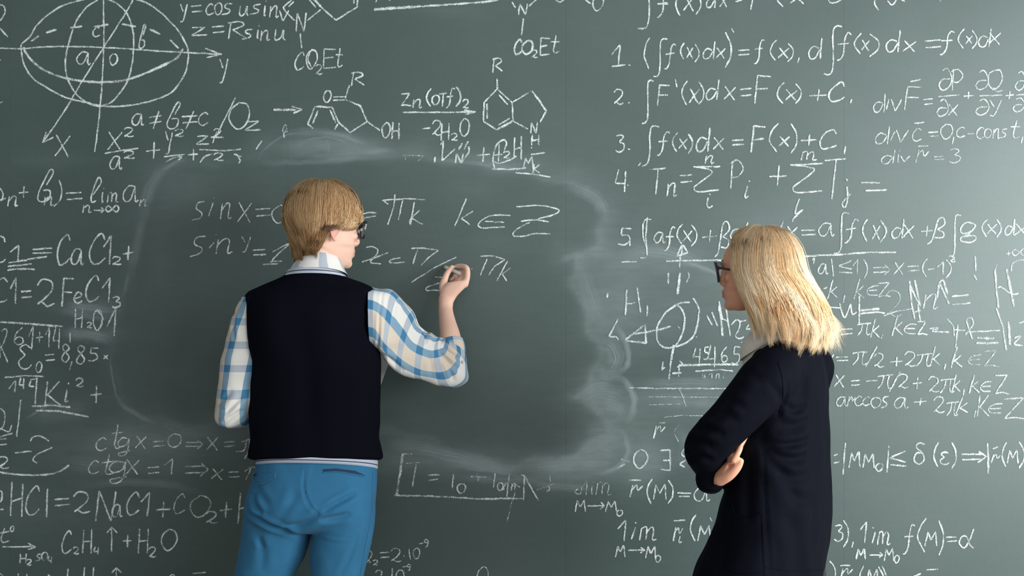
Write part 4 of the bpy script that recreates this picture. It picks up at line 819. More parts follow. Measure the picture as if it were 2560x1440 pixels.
# right arm joints (writing) and left arm joints (holding a sheet in front of the chest)
R_EL, R_WR = P(1127, 905, -.225), P(1115, 762, -.088)
L_EL, L_WR = P(586, 1022, -.365), P(668, 985, -.155)
body = HM.parts()
body.append(tube([HM.p(-.022, 0, -.03), HM.p(-.024, 0, -.075), P(803, 668, -.340), P(797, 720, -.335)], [.056, .058, .060, .062], 24))
body.append(loft(R2([(755, 840, 715, -.335, .045), (700, 880, 745, -.335, .06), (665, 905, 790, -.34, .075), (655, 910, 870, -.345, .09), (650, 918, 1000, -.35, .09), (660, 920, 1150, -.352, .09), (650, 925, 1240, -.352, .11), (690, 890, 1310, -.352, .08)]), 32))
body.append(tube([P(900, 790, -.335), P(1015, 858, -.29), P(1085, 897, -.245), R_EL], [.050, .042, .036, .034], 18))
body.append(tube([R_EL, P(1126, 850, -.185), P(1118, 805, -.135), P(1114, 775, -.098), P(1115, 752, -.085)], [.036, .0355, .0285, .0245, .0255], 20, flat=[1, 1, .95, .86, .8], ref=V3(1, 0, 0)))
body.append(tube([P(632, 790, -.35), P(608, 900, -.36), L_EL], [.045, .040, .034], 18))
body.append(tube([L_EL, P(625, 1005, -.26), L_WR], [.042, .036, .025], 18))
for s_, hx, kx, ax in ((-1, 700, 650, 622), (1, 868, 838, 835)):
    y0 = -.35 if s_ < 0 else -.37
    body.append(tube([P(hx, 1250, y0), P((hx + kx) / 2, 1400, y0 + .01), P(kx, 1522, y0), P(kx - 6, 1640, y0 - .03), P(ax, 1860, y0 - .02)], [.085, .072, .055, .052, .036], 20))
    fx = P(ax, 1890, y0 - .02); body.append(loft([(V3(fx[0], y0 - .03 + t, z), V3(.035, 0, 0), V3(0, 0, h), 2.2) for t, z, h in ((-.06, .055, .035), (0, .06, .045), (.08, .045, .03), (.15, .035, .018))], 16))
# right hand holding chalk: palm faces the board, seen from the back
def h(px, py, y): return P(px, py, y)
body.append(loft([(h(1115, 757, -.084), V3(.0255, 0, .002), V3(0, .018, 0), 2.2), (h(1120, 742, -.080), V3(.032, 0, .004), V3(0, .0175, 0), 2.3), (h(1131, 726, -.078), V3(.040, 0, .006), V3(0, .0175, 0), 2.4), (h(1139, 712, -.077), V3(.043, 0, .007), V3(0, .0165, 0), 2.4), (h(1146, 702, -.075), V3(.036, 0, .005), V3(0, .0135, 0), 2.2)], 24))
body.append(finger([h(1110, 738, -.074), h(1107, 716, -.066), h(1112, 698, -.056), h(1119, 682, -.050), h(1130, 668, -.046)], .0155, .0085))          # thumb
body.append(finger([h(1163, 711, -.076), h(1168, 690, -.074), h(1167, 671, -.070), h(1155, 665, -.055), h(1142, 665, -.042)], .0115, .0080))           # index
body.append(finger([h(1157, 708, -.073), h(1166, 690, -.060), h(1166, 676, -.047), h(1154, 684, -.030), h(1142, 691, -.023)], .0112, .0078))           # middle
body.append(finger([h(1147, 706, -.068), h(1156, 692, -.046), h(1152, 680, -.034), h(1138, 688, -.028)], .0108, .0076))                                # ring
body.append(finger([h(1136, 710, -.064), h(1144, 700, -.042), h(1140, 692, -.030), h(1128, 700, -.028)], .0098, .0070))                                # little
# left hand gripping the sheet in front of the chest
LH = P(720, 962, -.142); lx = nrm(P(800, 920, -.14) - P(668, 985, -.15)); lz = nrm(np.cross(lx, [0, 1, 0])) * -1; lz = nrm(V3(0, 0, 1) - lx * lx[2])
body.append(loft([(L_WR, lz * .024, V3(0, .019, 0), 2.2), (L_WR + lx * .03, lz * .032, V3(0, .016, 0), 2.3), (L_WR + lx * .065, lz * .040, V3(0, .015, 0), 2.4), (L_WR + lx * .09, lz * .036, V3(0, .013, 0), 2.2)], 22))
for k, o in enumerate((.030, .010, -.010, -.028)):
    b0 = L_WR + lx * (.085 - abs(o) * .15) + lz * o
    body.append(finger([b0, b0 + lx * .030 + V3(0, .010, 0), b0 + lx * (.055 - .008 * (k == 3)) + V3(0, .004, 0), b0 + lx * (.068 - .012 * (k == 3)) + V3(0, -.006, 0)], .0105 - .0008 * k, .0078))
body.append(finger([L_WR + lx * .02 + lz * .022 + V3(0, -.012, 0), L_WR + lx * .045 + lz * .034 + V3(0, -.030, 0), L_WR + lx * .085 + lz * .026 + V3(0, -.026, 0)], .0135, .0085))
co, fs = remesh(body, 0.0034, 3)
mk('body', co, fs, M['skin_m'], man, attrs={'lip': HM.lipmask(co)})
head_children(HM, man, M['brow'])
glasses(HM, man, M['plastic'], M['plastic'], z=.004, hw=.0275, hh=.0235, fr=.0048, fwd=.111)

# checked shirt: body, two sleeves; collar and rolled cuffs are parts
def wrinkle(amp, f1, f2, seed):
    def d(vs, vl):
        out = vs.copy()
        for i in range(len(vs)):
            c = vs[i].mean(0)
            for j in range(len(vs[i])):
                v = vs[i][j] - c; p = vs[i][j]
                n = noise.noise(Vector((p[0] * f1 + seed, p[1] * f1, p[2] * f2))) + 0.5 * noise.noise(Vector((p[0] * f2 + seed, p[1] * f2 * .6, p[2] * f1 * 1.8)))
                out[i][j] = p + nrm(v) * n * amp
        return out
    return d
def pair(top, bot, y, hd, e=2.1):
    a, b = P(top[0], top[1], y), P(bot[0], bot[1], y); return ((a + b) / 2, (a - b) / 2, hd, e)
rs = [pair((925, 716), (930, 868), -.35, V3(0, .075, 0)), pair((946, 721), (946, 876), -.347, V3(0, .076, 0)), pair((984, 729), (968, 903), -.335, V3(.01, .074, .01)), pair((1028, 779), (996, 930), -.305, V3(.014, .068, .012)),
      pair((1049, 820), (1034, 944), -.28, V3(.014, .062, .012)), pair((1086, 843), (1080, 957), -.252, V3(.014, .058, .01)), pair((1103, 846), (1134, 971), -.236, V3(.02, .056, .0)),
      pair((1104, 852), (1166, 952), -.222, V3(.01, .054, -.012)), pair((1102, 858), (1166, 902), -.205, V3(.0, .049, -.024)), pair((1104, 866), (1160, 876), -.19, V3(0, .042, -.026))]
sl_r = loft(rs, 110, 190, True, wrinkle(.0065, 9, 30, 3.1))
ls = [ringp(604, 690, 742, -.35, .05), ringp(588, 690, 780, -.352, .068), ringp(570, 676, 835, -.356, .068), ringp(556, 664, 895, -.36, .064), ringp(547, 650, 953, -.362, .060)]
ls += [(P(592, 998, -.364), V3(.062, 0, .004), V3(0, .058, .016), 2.1), (P(589, 1024, -.352), V3(.058, .01, .012), V3(0, .040, .046), 2.1), (P(606, 1026, -.30), V3(.046, -.024, .014), V3(-.008, .004, .056), 2.1), (P(626, 1014, -.255), V3(.036, -.024, .012), V3(-.006, .004, .047), 2.1), (P(640, 1005, -.225), V3(.032, -.022, .01), V3(-.004, .004, .041), 2.1)]
sl_l = loft(ls, 110, 190, True, wrinkle(.0055, 9, 26, 8.7))
torso_s = loft(R2([(740, 850, 708, -.34, .055), (690, 890, 730, -.342, .068), (650, 925, 765, -.345, .085), (622, 940, 830, -.35, .108), (636, 938, 950, -.352, .106), (640, 935, 1090, -.352, .104), (648, 930, 1136, -.352, .100)]), 40, 60)
v, f, u = join([sl_r, sl_l, torso_s]); v = np.array(v); nv = vnormals(v, f); cen = np.array(P(790, 900, -.35)); 
for ln, dp, wd in [([(1044, 815), (1062, 836), (1060, 862)], .007, .006), ([(1102, 868), (1124, 888), (1146, 902)], .008, .006), ([(1096, 884), (1126, 914), (1152, 934)], .007, .007), ([(1112, 905), (1126, 935), (1130, 958)], .005, .006), ([(962, 728), (957, 790), (955, 840), (949, 872)], .004, .004), ([(1000, 745), (990, 770), (985, 800)], .004, .006), ([(955, 880), (985, 900), (1010, 930)], .005, .007), ([(1060, 870), (1075, 905), (1078, 945)], .003, .007),
                   ([(584, 1022), (602, 1006), (622, 986)], .007, .006), ([(572, 1052), (596, 1036), (622, 1016)], .007, .006), ([(592, 770), (600, 810), (604, 850)], .004, .006), ([(560, 1000), (580, 990), (600, 968)], .004, .007), ([(610, 742), (604, 775), (600, 830)], .003, .004)]:
    k = 1 if (np.cross(v[list(f[0])][1] - v[f[0][0]], v[list(f[0])][2] - v[f[0][0]]) @ (v[f[0][0]] - np.mean(v[:110], 0))) > 0 else -1
    crease(v, nv * k, ln, dp, wd, -.33)
shirt = mk('shirt', v, f, M['check'], man, uvs=u)
def collar_ring(x0, x1, y, cy, hd, tilt): a, b = P(x0, y, cy), P(x1, y, cy); return ((a + b) / 2, (b - a) / 2, V3(0, hd, -tilt), 2.1)
col = [collar_ring(757, 843, 664, -.345, .056, .020), collar_ring(752, 846, 651, -.345, .060, .020), collar_ring(747, 849, 649, -.345, .064, .021), collar_ring(740, 856, 660, -.345, .072, .022), collar_ring(730, 862, 674, -.345, .078, .024), collar_ring(721, 871, 690, -.345, .084, .026)]
v, f, u = loft(col, 64, 40, False); u = [(b * .55 + .002, a * 1.0 + .012) for a, b in u]
mk('shirt_collar', v, f, M['check'], shirt, uvs=u)
ax_r = nrm(P(1126, 850, -.185) - P(1133, 890, -.21))
def cuff(c0, ax, r, L, u0):
    u_ = nrm(u0 - ax * np.dot(u0, ax)); w_ = np.cross(ax, u_); rr = [(0, .90), (.15, 1.0), (.5, 1.05), (.9, 1.03), (1.0, .97), (.96, .88), (.5, .84)]
    return loft([(c0 + ax * L * t, u_ * r * k, w_ * r * k, 2.1) for t, k in rr], 44, 40, False, wrinkle(.002, 20, 40, 1.0))
v, f, u = cuff(P(1134, 888, -.212), ax_r, .0400, .050, V3(1, 0, 0)); mk('rolled_cuff', v, f, M['check'], shirt, uvs=[(a * 1.0 + .01, b + .03) for a, b in u])
v, f, u = ellipsoid(P(1157, 905, -.255), V3(.001, -.003, 0), V3(.004, 0, .002), V3(-.001, 0, .005), 12, 6); mk('cuff_button', v, f, M['button'], shirt)
ax_l = nrm(L_WR - P(620, 1008, -.26)); v, f, u = cuff(P(632, 1008, -.236), ax_l, .042, .045, V3(0, 0, 1)); mk('rolled_cuff', v, f, M['check'], shirt, uvs=[(a, b + .03) for a, b in u])
ear_side = None

# knitted vest with grey ribbed neckband and hem band
vr = R2([(640, 943, 1151, YM, .110, 2.2, .02), (626, 954, 1147, YM, .117, 2.2, .02), (622, 957, 1138, YM, .120, 2.2, .018), (626, 951, 1112, YM, .118, 2.2, .01), (628, 947, 1092, YM, .117), (625, 950, 1058, YM, .118), (623, 951, 1013, YM, .119), (624, 953, 963, YM, .122), (626, 954, 913, YM, .126),
         (620, 952, 885, -.358, .127), (612, 944, 862, -.356, .126), (608, 936, 825, -.354, .125), (607, 935, 790, -.352, .122), (608, 938, 760, -.35, .114), (612, 943, 742, -.349, .104), (622, 945, 729, -.348, .096), (646, 932, 718, -.347, .088), (676, 908, 706, -.346, .080), (698, 884, 698, -.345, .076, 2.2, .006), (711, 868, 693, -.345, .077, 2.1, .014), (718, 860, 688, -.345, .074, 2.1, .016), (726, 852, 685, -.345, .066, 2.1, .016)])
def vest_disp(vs, vl):
    out = vs.copy()
    for i in range(len(vs)):
        c = vs[i].mean(0)
        for j in range(len(vs[i])):
            p = vs[i][j]; x = p[0]; z = p[2]
            n = 0.006 * noise.noise(Vector((x * 5 + 2, p[1] * 4, z * 3))) + 0.0035 * noise.noise(Vector((x * 14, p[1] * 9, z * 4 + 5)))
            if p[1] < c[1]: # shallow spine channel and shoulder blades
                n += -0.012 * math.exp(-((x - c[0]) / .035) ** 2) * min(1, max(0, (1.42 - z) * 4)) * min(1, max(0, (z - 1.05) * 8)) + 0.008 * math.exp(-((abs(x - c[0]) - .09) / .05) ** 2 - ((z - 1.38) / .1) ** 2)
            out[i][j] = p + nrm(p - c) * n
    return out
v, f, u = loft(vr, 96, 150, True, vest_disp)
vest = mk('knitted_vest', v, f, M['navy_knit'], man, uvs=u)
vest_bvh = BVHTree.FromPolygons([tuple(a) for a in v], f)
def hug(px, py, off=.003, bvh=None, y0=-2.0):
    q = P(px, py, YM - .1); d = nrm(q - np.array([0, CAM_Y, CAM_Z])); loc, n, i, ds = (bvh or vest_bvh).ray_cast(Vector((0, CAM_Y, CAM_Z)), Vector(d))
    return None if loc is None else np.array(loc) + np.array(n) * (off if n[1] < 0 else -off)
def band(rings, n=64, m=16): return loft(rings, n, m, False)
nb = [collar_ring(709, 869, 696, -.345, .083, .016), collar_ring(713, 864, 689, -.345, .0845, .016), collar_ring(719, 857, 681, -.345, .081, .016), collar_ring(724, 852, 678, -.345, .074, .016)]
v, f, u = band(nb); neckband = mk('ribbed_neckband', v, f, M['rib'], vest)
for y_, w0, w1 in ((688.5, 712.5, 864.5), ):
    c0 = collar_ring(w0, w1, y_, -.345, .0852, .016); th = np.linspace(0, 2 * math.pi, 73)[:-1]
    pts = [c0[0] + c0[1] * math.cos(t) + c0[2] * math.sin(t) for t in th]; pts.append(pts[0])
    v, f, u = tube(pts, .0015, 8, m=145, round_ends=False); mk('neckband_stripe', v, f, M['stripe'], neckband)
hb = [ringp(641, 944, 1142, YM, .112, 2.2, .032), ringp(641, 944, 1156, YM, .1185, 2.2, .032), ringp(641, 944, 1164, YM, .1185, 2.2, .032), ringp(643, 942, 1169, YM, .114, 2.2, .032)]
def hem(rr, dz): return [(r[0] + V3(0, 0, 0), r[1] + V3(0, 0, -dz), r[2] + V3(0, 0, 0), r[3]) for r in rr]
v, f, u = band(hem(hb, .004)); hemband = mk('ribbed_hem', v, f, M['rib'], vest)
for y_ in (1160.5,):
    c0 = hem([ringp(640.5, 944.5, y_, YM, .1192, 2.2, .032)], .004)[0]; th = np.linspace(0, 2 * math.pi, 97)[:-1]
    e = 2 / 2.2; pts = [c0[0] + c0[1] * np.sign(math.cos(t)) * abs(math.cos(t)) ** e + c0[2] * np.sign(math.sin(t)) * abs(math.sin(t)) ** e for t in th]; pts.append(pts[0])
    v, f, u = tube(pts, .0014, 8, m=193, round_ends=False); mk('hem_stripe', v, f, M['stripe'], hemband)
for arc in ([(931, 738), (926, 755), (922, 790), (921, 810), (922, 840)], [(624, 740), (620, 760), (620, 800), (622, 840), (627, 866), (634, 890)]):
    pts = [hug(x, y, .0005) for x, y in catmull(np.array(arc, float), 26)]; pts = [q for q in pts if q is not None]
    v, f, u = tube(pts, .0042, 8, m=60); mk('armhole_trim', v, f, M['navy_knit'], vest)

# trousers
tp = [loft(R2([(646, 940, 1136, YM, .106), (641, 942, 1158, YM, .113), (638, 943, 1176, YM, .118), (627, 942, 1212, -.365, .128), (618, 940, 1243, -.37, .136), (612, 938, 1278, -.365, .132), (625, 932, 1306, -.36, .112), (680, 880, 1322, -.355, .08)]), 44, 60)]
def leg(rows): return loft([ringp(a, b, y, cy, hd, 2.15) for a, b, y, cy, hd in rows], 36, 70)
tp.append(leg([(625, 792, 1240, -.352, .10), (612, 790, 1284, -.350, .108), (606, 776, 1340, -.344, .100), (598, 762, 1390, -.338, .094), (589, 738, 1437, -.334, .090), (584, 716, 1522, -.33, .078), (575, 696, 1680, -.345, .072), (568, 680, 1840, -.355, .068), (566, 678, 1885, -.355, .068)]))
tp.append(leg([(800, 935, 1240, -.37, .10), (800, 939, 1284, -.372, .106), (781, 932, 1340, -.374, .100), (776, 921, 1390, -.374, .094), (779, 910, 1437, -.374, .088), (776, 898, 1522, -.37, .078), (778, 892, 1680, -.385, .072), (780, 890, 1840, -.395, .068), (780, 890, 1885, -.395, .068)]))
co, fs = remesh(tp, 0.0058, 5)
nr = vnormals(co, fs)
co = rough(co, nr, .0035, 9, (1, 1, .7)); nr = vnormals(co, fs)
for ln, dp, wd in [([(610, 1288), (640, 1298), (676, 1316), (712, 1330), (745, 1348)], .012, .008), ([(626, 1236), (634, 1262), (655, 1287)], .007, .009), ([(632, 1226), (656, 1247), (676, 1260)], .004, .010),
                   ([(806, 1280), (840, 1258), (866, 1246), (888, 1234)], .010, .008), ([(800, 1298), (836, 1293), (878, 1286)], .008, .008), ([(808, 1276), (775, 1300), (740, 1314), (708, 1318)], .010, .010),
                   ([(764, 1168), (760, 1210), (772, 1252), (800, 1284)], .003, .004), ([(790, 1342), (830, 1350), (872, 1354)], -.003, .004), ([(742, 1222), (728, 1262), (700, 1286)], .003, .012), ([(880, 1440), (905, 1370), (925, 1290)], .004, .007), ([(640, 1350), (650, 1380)], .004, .008),
                   ([(640, 1330), (648, 1400), (640, 1440)], .004, .014), ([(845, 1440), (870, 1400), (895, 1340)], .003, .008)]:
    crease(co, nr, ln, dp, wd, -.48)
trousers = mk('trousers', co, fs, M['denim'], man)
tb = BVHTree.FromPolygons([tuple(a) for a in co], fs)
def patch(name, poly, mat, parent, off, thick=.0018, n=14):
    """thin shaped piece lying on the cloth"""
    pts = np.array(poly, float); c = pts.mean(0); rings = []
    for t in (1.0, .9, .6, .3): rings.append(np.array([c + (p - c) * t for p in pts]))
    V = []; N = len(pts)
    for r in rings:
        for x, y in r:
            q = hug(x, y, off, tb); V.append(q if q is not None else P(x, y, -.48))
    q = hug(c[0], c[1], off, tb); V.append(q if q is not None else P(c[0], c[1], -.48)); V = np.array(V); V[N:] += V3(0, -thick, 0)
    F = [(i * N + j, i * N + (j + 1) % N, (i + 1) * N + (j + 1) % N, (i + 1) * N + j) for i in range(3) for j in range(N)] + [(3 * N + j, 3 * N + (j + 1) % N, 4 * N) for j in range(N)]
    return mk(name, V, F, mat, parent)
def dens(poly, k=6):
    out = []
    for (a, b), (c, d) in zip(poly, poly[1:] + poly[:1]):
        for i in range(k): out.append((a + (c - a) * i / k, b + (d - b) * i / k))
    return out
def piping(name, line, mat, parent, r=.0011, off=.001, n=30):
    p = [hug(x, y, off, tb) for x, y in catmull(np.array(line, float), n)]; p = [q for q in p if q is not None]
    if len(p) > 3:
        v, f, u = tube(p, r, 6, m=n * 2); mk(name, v, f, mat, parent)
flap = patch('pocket_flap', dens([(632, 1184), (690, 1182), (690, 1193), (650, 1214), (634, 1199)]), M['denim'], trousers, .0012)
piping('flap_stitching', [(632, 1196), (650, 1212), (670, 1204), (688, 1194), (690, 1184)], M['denim_seam'], flap, .0010, .004)
patch('pocket_slit_shade', dens([(806, 1173), (840, 1171), (888, 1177), (914, 1189), (885, 1184), (840, 1178), (808, 1179)], 4), M['denim_shade'], trousers, .0006, .0006)  # dark patch on the cloth, paints the shade inside the pocket slit
piping('pocket_welt', [(808, 1181), (845, 1180), (885, 1186), (910, 1191)], M['denim'], trousers, .0022, .001)
piping('seat_seam', [(766, 1166), (762, 1200), (770, 1240), (786, 1268), (800, 1282)], M['denim'], trousers, .0009, -.0003)
piping('side_seam', [(932, 1180), (930, 1240), (926, 1300), (910, 1380), (900, 1440)], M['denim'], trousers, .0014, .0003)
for ax, y0 in ((622, -.355), (835, -.395)):
    c = P(ax, 1923, y0); c[2] = 0; up, so = shoe_parts(c, 0, V3(-.12 if ax < 700 else .15, 1, 0))
    s_ = mk('shoe', up[0], up[1], M['shoe'], man); mk('shoe_sole', so[0], so[1], M['sole'], s_)

# hair: cap of short layered locks falling from the crown
def cap(H, name, mat, person, zlow, thick, tone=0.35):
    V = []; F = []; n1, n2 = 48, 22
    for i in range(n2):
        for j in range(n1):
            al = 2 * math.pi * j / n1; q = i / (n2 - 1); V.append(H.hairpos(al, q * H.qmax(al) * .96, thick))
    F = [(i * n1 + j, i * n1 + (j + 1) % n1, (i + 1) * n1 + (j + 1) % n1, (i + 1) * n1 + j) for i in range(n2 - 1) for j in range(n1)]
    return mk(name, np.array(V), F, mat, person, attrs={'tone': np.full(len(V), tone)})
def man_pos(al, q, th):
    """al: 0 = face side, pi = nape; q: 0 crown .. 1 widest .. 2 down the neck"""
    c, s_ = math.cos(al), math.sin(al)
    aF = (.098 if c > 0 else .103) + th; aL = .0775 + th; aU = .110 + th
    if q <= 1:
        e = (1 - q) * math.pi / 2; r = math.cos(e); f = aF * r * c; l = aL * r * s_; u = aU * math.sin(e); f += -.018 * math.sin(e) ** 2
    else:
        d = (q - 1) * .12; k = max(0, -c); tuck = 1 - (d / .12) * (.30 * k + .04); f = aF * c * tuck; l = aL * s_ * (1 - (d / .12) * .16 * (1 if c < .2 else .2)); u = -d
    return HM.p(f - .002, l, u + .012)
def man_qmax(al):
    c = math.cos(al)                           # fringe on the brow, temples above the ear, nape at the collar
    return float(np.interp(c, [-1, -.6, -.42, -.25, -.1, .1, .45, .7, .85, 1], [1.92, 1.92, 1.80, 1.42, 1.22, 1.22, 1.24, 1.14, .92, .72]))
HM.hairpos = lambda al, q, th: man_pos(al, q, th); HM.qmax = man_qmax
hair_m = cap(HM, 'hair', M['hair_m'], man, 0, .012, .25)
def lock(pos, al, q, th, n_str, spread, rad, tone, tip=.75):
    """a bundle of strands that gathers towards its tip"""
    t = np.linspace(0, 1, len(q))
    for _ in range(n_str):
        da = random.gauss(0, spread); dt = random.gauss(0, .0026); k = random.uniform(.86, 1.05); ph = random.uniform(0, 6)
        g = 1 - tip * t ** 1.6; qq = q[0] + (q - q[0]) * k
        p = np.array([pos(a, b, c_) for a, b, c_ in zip(al + da * g + .012 * np.sin(t * 6 + ph), qq, th + dt * g)])
        paths.append((catmull(p, 18), rad * random.uniform(.7, 1.35))); tones.append(float(np.clip(tone + random.gauss(0, .06) + 30 * dt, 0, 1)))
paths = []; tones = []
for i in range(190):
    al0 = 2 * math.pi * (i * .618034 % 1.0) + random.uniform(-.05, .05); back = max(0, -math.cos(al0)); qm = man_qmax(al0); lay = i % 3
    q0 = random.uniform(.02, .22) if lay < 2 else random.uniform(.45, .8) * qm
    q1 = qm * (random.uniform(.90, 1.02) if lay == 2 else random.uniform(.82, .98) - .10 * back)
    n = 12; q = np.linspace(q0, q1, n); t = np.linspace(0, 1, n)
    al = al0 + (.16 * math.sin(al0 * 2 + 1) + random.uniform(-.13, .13)) * t ** 1.4 + .05 * np.sin(t * 4 + i)
    th = .008 + .006 * (lay < 2) + (.011 + .006 * random.random()) * np.sin(np.clip(t * 1.15, 0, 1) * math.pi) ** .8
    if back > .4 and lay == 2:
        th = th + .035 * np.clip(t - .55, 0, 1) ** 1.2 * random.uniform(.1, 1.5)
        if 2.5 < al0 < 3.5: q = np.linspace(q0, q1 * 1.10, n); th = th + .02 * np.clip(t - .6, 0, 1)
    lock(man_pos, al, q, th, 95, .105, .00050, .60 + random.gauss(0, .20) - .30 * (lay == 2) * (back > .3))
strands('hair_locks', paths, HM.c, tones, M['hair_m'], hair_m)

# things he holds
cv, cf, _ = tube([P(1113, 668, -.0085), P(1153, 685, -.050)], [.0064, .0064], 16, m=6, round_ends=False)
ch = mk('chalk_stick', cv, cf, M['chalk_body'], None, org=P(1113, 668, -.0085)); tag(ch, 'short stick of white chalk pinched in the raised hand at the board', 'chalk')
c0, c1, c2, c3 = P(990, 858, -.138), P(950, 968, -.138), P(790, 905, -.136), P(832, 795, -.136)
pv = []; pf = []; nx, ny = 14, 12
for k in (0, 1):
    for i in range(nx):
        for j in range(ny):
            a, b = i / (nx - 1), j / (ny - 1); p = (c3 * (1 - a) + c0 * a) * (1 - b) + (c2 * (1 - a) + c1 * a) * b
            pv.append(p + V3(0, .006 * math.sin(a * 3) + k * .0006, 0))
for k in (0, 1):
    for i in range(nx - 1):
        for j in range(ny - 1):
            q = [k * nx * ny + i * ny + j, k * nx * ny + (i + 1) * ny + j, k * nx * ny + (i + 1) * ny + j + 1, k * nx * ny + i * ny + j + 1]; pf.append(tuple(q if k else q[::-1]))
pp = mk('paper_sheet', pv, pf, M['paper'], None, org=c0); tag(pp, 'white sheet of paper peeking out beside the vest under the raised checked sleeve', 'paper')

# ---------------------------------------------------------------- the woman watching with crossed arms
YW = -0.74
woman = tag(empty('person', (P(1950, 1440, YW)[0], YW, 0)), 'person with shoulder-length blonde hair in a navy cardigan, arms crossed, watching the board', 'person')
HW_ = Head(P(1889, 677, -.75), (-math.cos(math.radians(22)), math.sin(math.radians(22)), .03), (0.0, 0, 1), .955, 0, -.006)
HH = Head(P(1887, 676, -.75), (-math.cos(math.radians(21)), math.sin(math.radians(21)), 0), (0, 0, 1), .955)
TF = nrm(V3(-math.cos(math.radians(36)), math.sin(math.radians(36)), 0)); TL = np.cross([0, 0, 1], TF)
def wr(xl, xr, py, cy=-.72, ratio=.62, e=2.2):
    c = P((xl + xr) / 2, py, cy); hx = (xr - xl) / 2 * K(cy); a = hx / math.sqrt(TL[0] ** 2 + (ratio * TF[0]) ** 2); return (c, TL * a, TF * a * ratio, e)
wb_ = HW_.parts()
wb_.append(tube([HW_.p(-.020, 0, -.03), HW_.p(-.026, 0, -.075), P(1926, 800, -.735), P(1945, 865, -.72)], [.048, .046, .046, .050], 24))
wb_.append(loft([wr(1895, 2030, 880), wr(1890, 2055, 940), wr(1880, 2060, 1040), wr(1875, 2055, 1150), wr(1865, 2065, 1300), wr(1865, 2060, 1420), wr(1890, 2040, 1480)], 30))
LSH, LEL = P(1945, 930, -.84), P(1762, 1118, -.865)
wb_.append(tube([LSH, P(1850, 1030, -.885), LEL], [.048, .042, .036], 16))
wb_.append(tube([LEL, P(1805, 1150, -.74), P(1850, 1140, -.62), P(1890, 1110, -.52)], [.036, .034, .027, .026], 16))
WR = P(1783, 1194, -.838)
wb_.append(tube([P(1850, 1105, -.50), P(1808, 1168, -.68), WR], [.036, .030, .023], 16))
for px, kx, y0 in ((1925, 1925, -.76), (1985, 1985, -.68)):
    wb_.append(tube([P(px, 1440, y0), P(kx, 1700, y0), P(kx, 1950, y0 + .02), P(kx, 2080, y0 + .01)], [.080, .058, .048, .034], 18))
    f0 = P(kx, 2100, y0); wb_.append(loft([(V3(f0[0], f0[1], z) + TF * t, TL * .032, V3(0, 0, h_), 2.2) for t, z, h_ in ((-.06, .05, .03), (0, .055, .04), (.08, .04, .026), (.14, .032, .016))], 14))
# right hand tucked under the left upper arm: palm, thumb and fingers
wb_.append(loft([(WR + V3(-.006, 0, 0), V3(.006, -.006, .022), V3(.004, .017, .002), 2.2), (P(1798, 1186, -.868), V3(.010, -.004, .028), V3(.004, .018, 0), 2.3), (P(1818, 1166, -.882), V3(.020, -.004, .030), V3(.004, .017, 0), 2.4), (P(1834, 1148, -.884), V3(.024, -.004, .026), V3(.004, .014, 0), 2.2)], 22))
wb_.append(finger([P(1800, 1200, -.876), P(1820, 1190, -.893), P(1836, 1176, -.901), P(1846, 1163, -.903), P(1851, 1153, -.906)], .0165, .0095))       # thumb
wb_.append(finger([P(1846, 1125, -.885), P(1850, 1118, -.897), P(1846, 1130, -.908), P(1838, 1144, -.910), P(1833.5, 1151, -.909)], .0086, .0078))        # bent fingertip resting on the thumb
wb_.append(ellipsoid(P(1828, 1164, -.880), V3(.014, 0, .006), V3(-.005, 0, .012), V3(0, .009, 0)))
for k in range(3):
    wb_.append(finger([P(1826 + 5 * k, 1146 - 6 * k, -.880 + .012 * k), P(1846 + 4 * k, 1118 - 4 * k, -.872 + .018 * k), P(1862 + 3 * k, 1092 - 3 * k, -.866 + .02 * k)], .0098, .0078))
# left hand, resting on the far upper arm
q0 = P(1890, 1110, -.52); qd = nrm(V3(.55, .6, .55))
wb_.append(loft([(q0, V3(0, 0, .022), TF * .016, 2.2), (q0 + qd * .04, V3(0, 0, .036), TF * .016, 2.3), (q0 + qd * .085, V3(0, 0, .036), TF * .013, 2.3)], 18))
for k, o in enumerate((.028, .010, -.009, -.026)): wb_.append(finger([q0 + qd * .08 + V3(0, 0, o), q0 + qd * .11 + V3(0, 0, o) - TF * .006, q0 + qd * (.140 - .008 * (k == 3)) + V3(0, 0, o) - TF * .018], .0090, .0070))
wb_.append(finger([q0 + qd * .02 + V3(0, 0, .02), q0 + qd * .05 + V3(0, 0, .045), q0 + qd * .075 + V3(0, 0, .055)], .012, .008))
co, fs = remesh(wb_, 0.0034, 3)
mk('body', co, fs, M['skin_w'], woman, attrs={'lip': HW_.lipmask(co)})
head_children(HW_, woman, M['brow'])
glasses(HW_, woman, M['plastic'], M['tortoise'], z=-.004, hw=.0285, hh=.0265, fr=.0052, fwd=.110, tilt=.22, drop=.016)

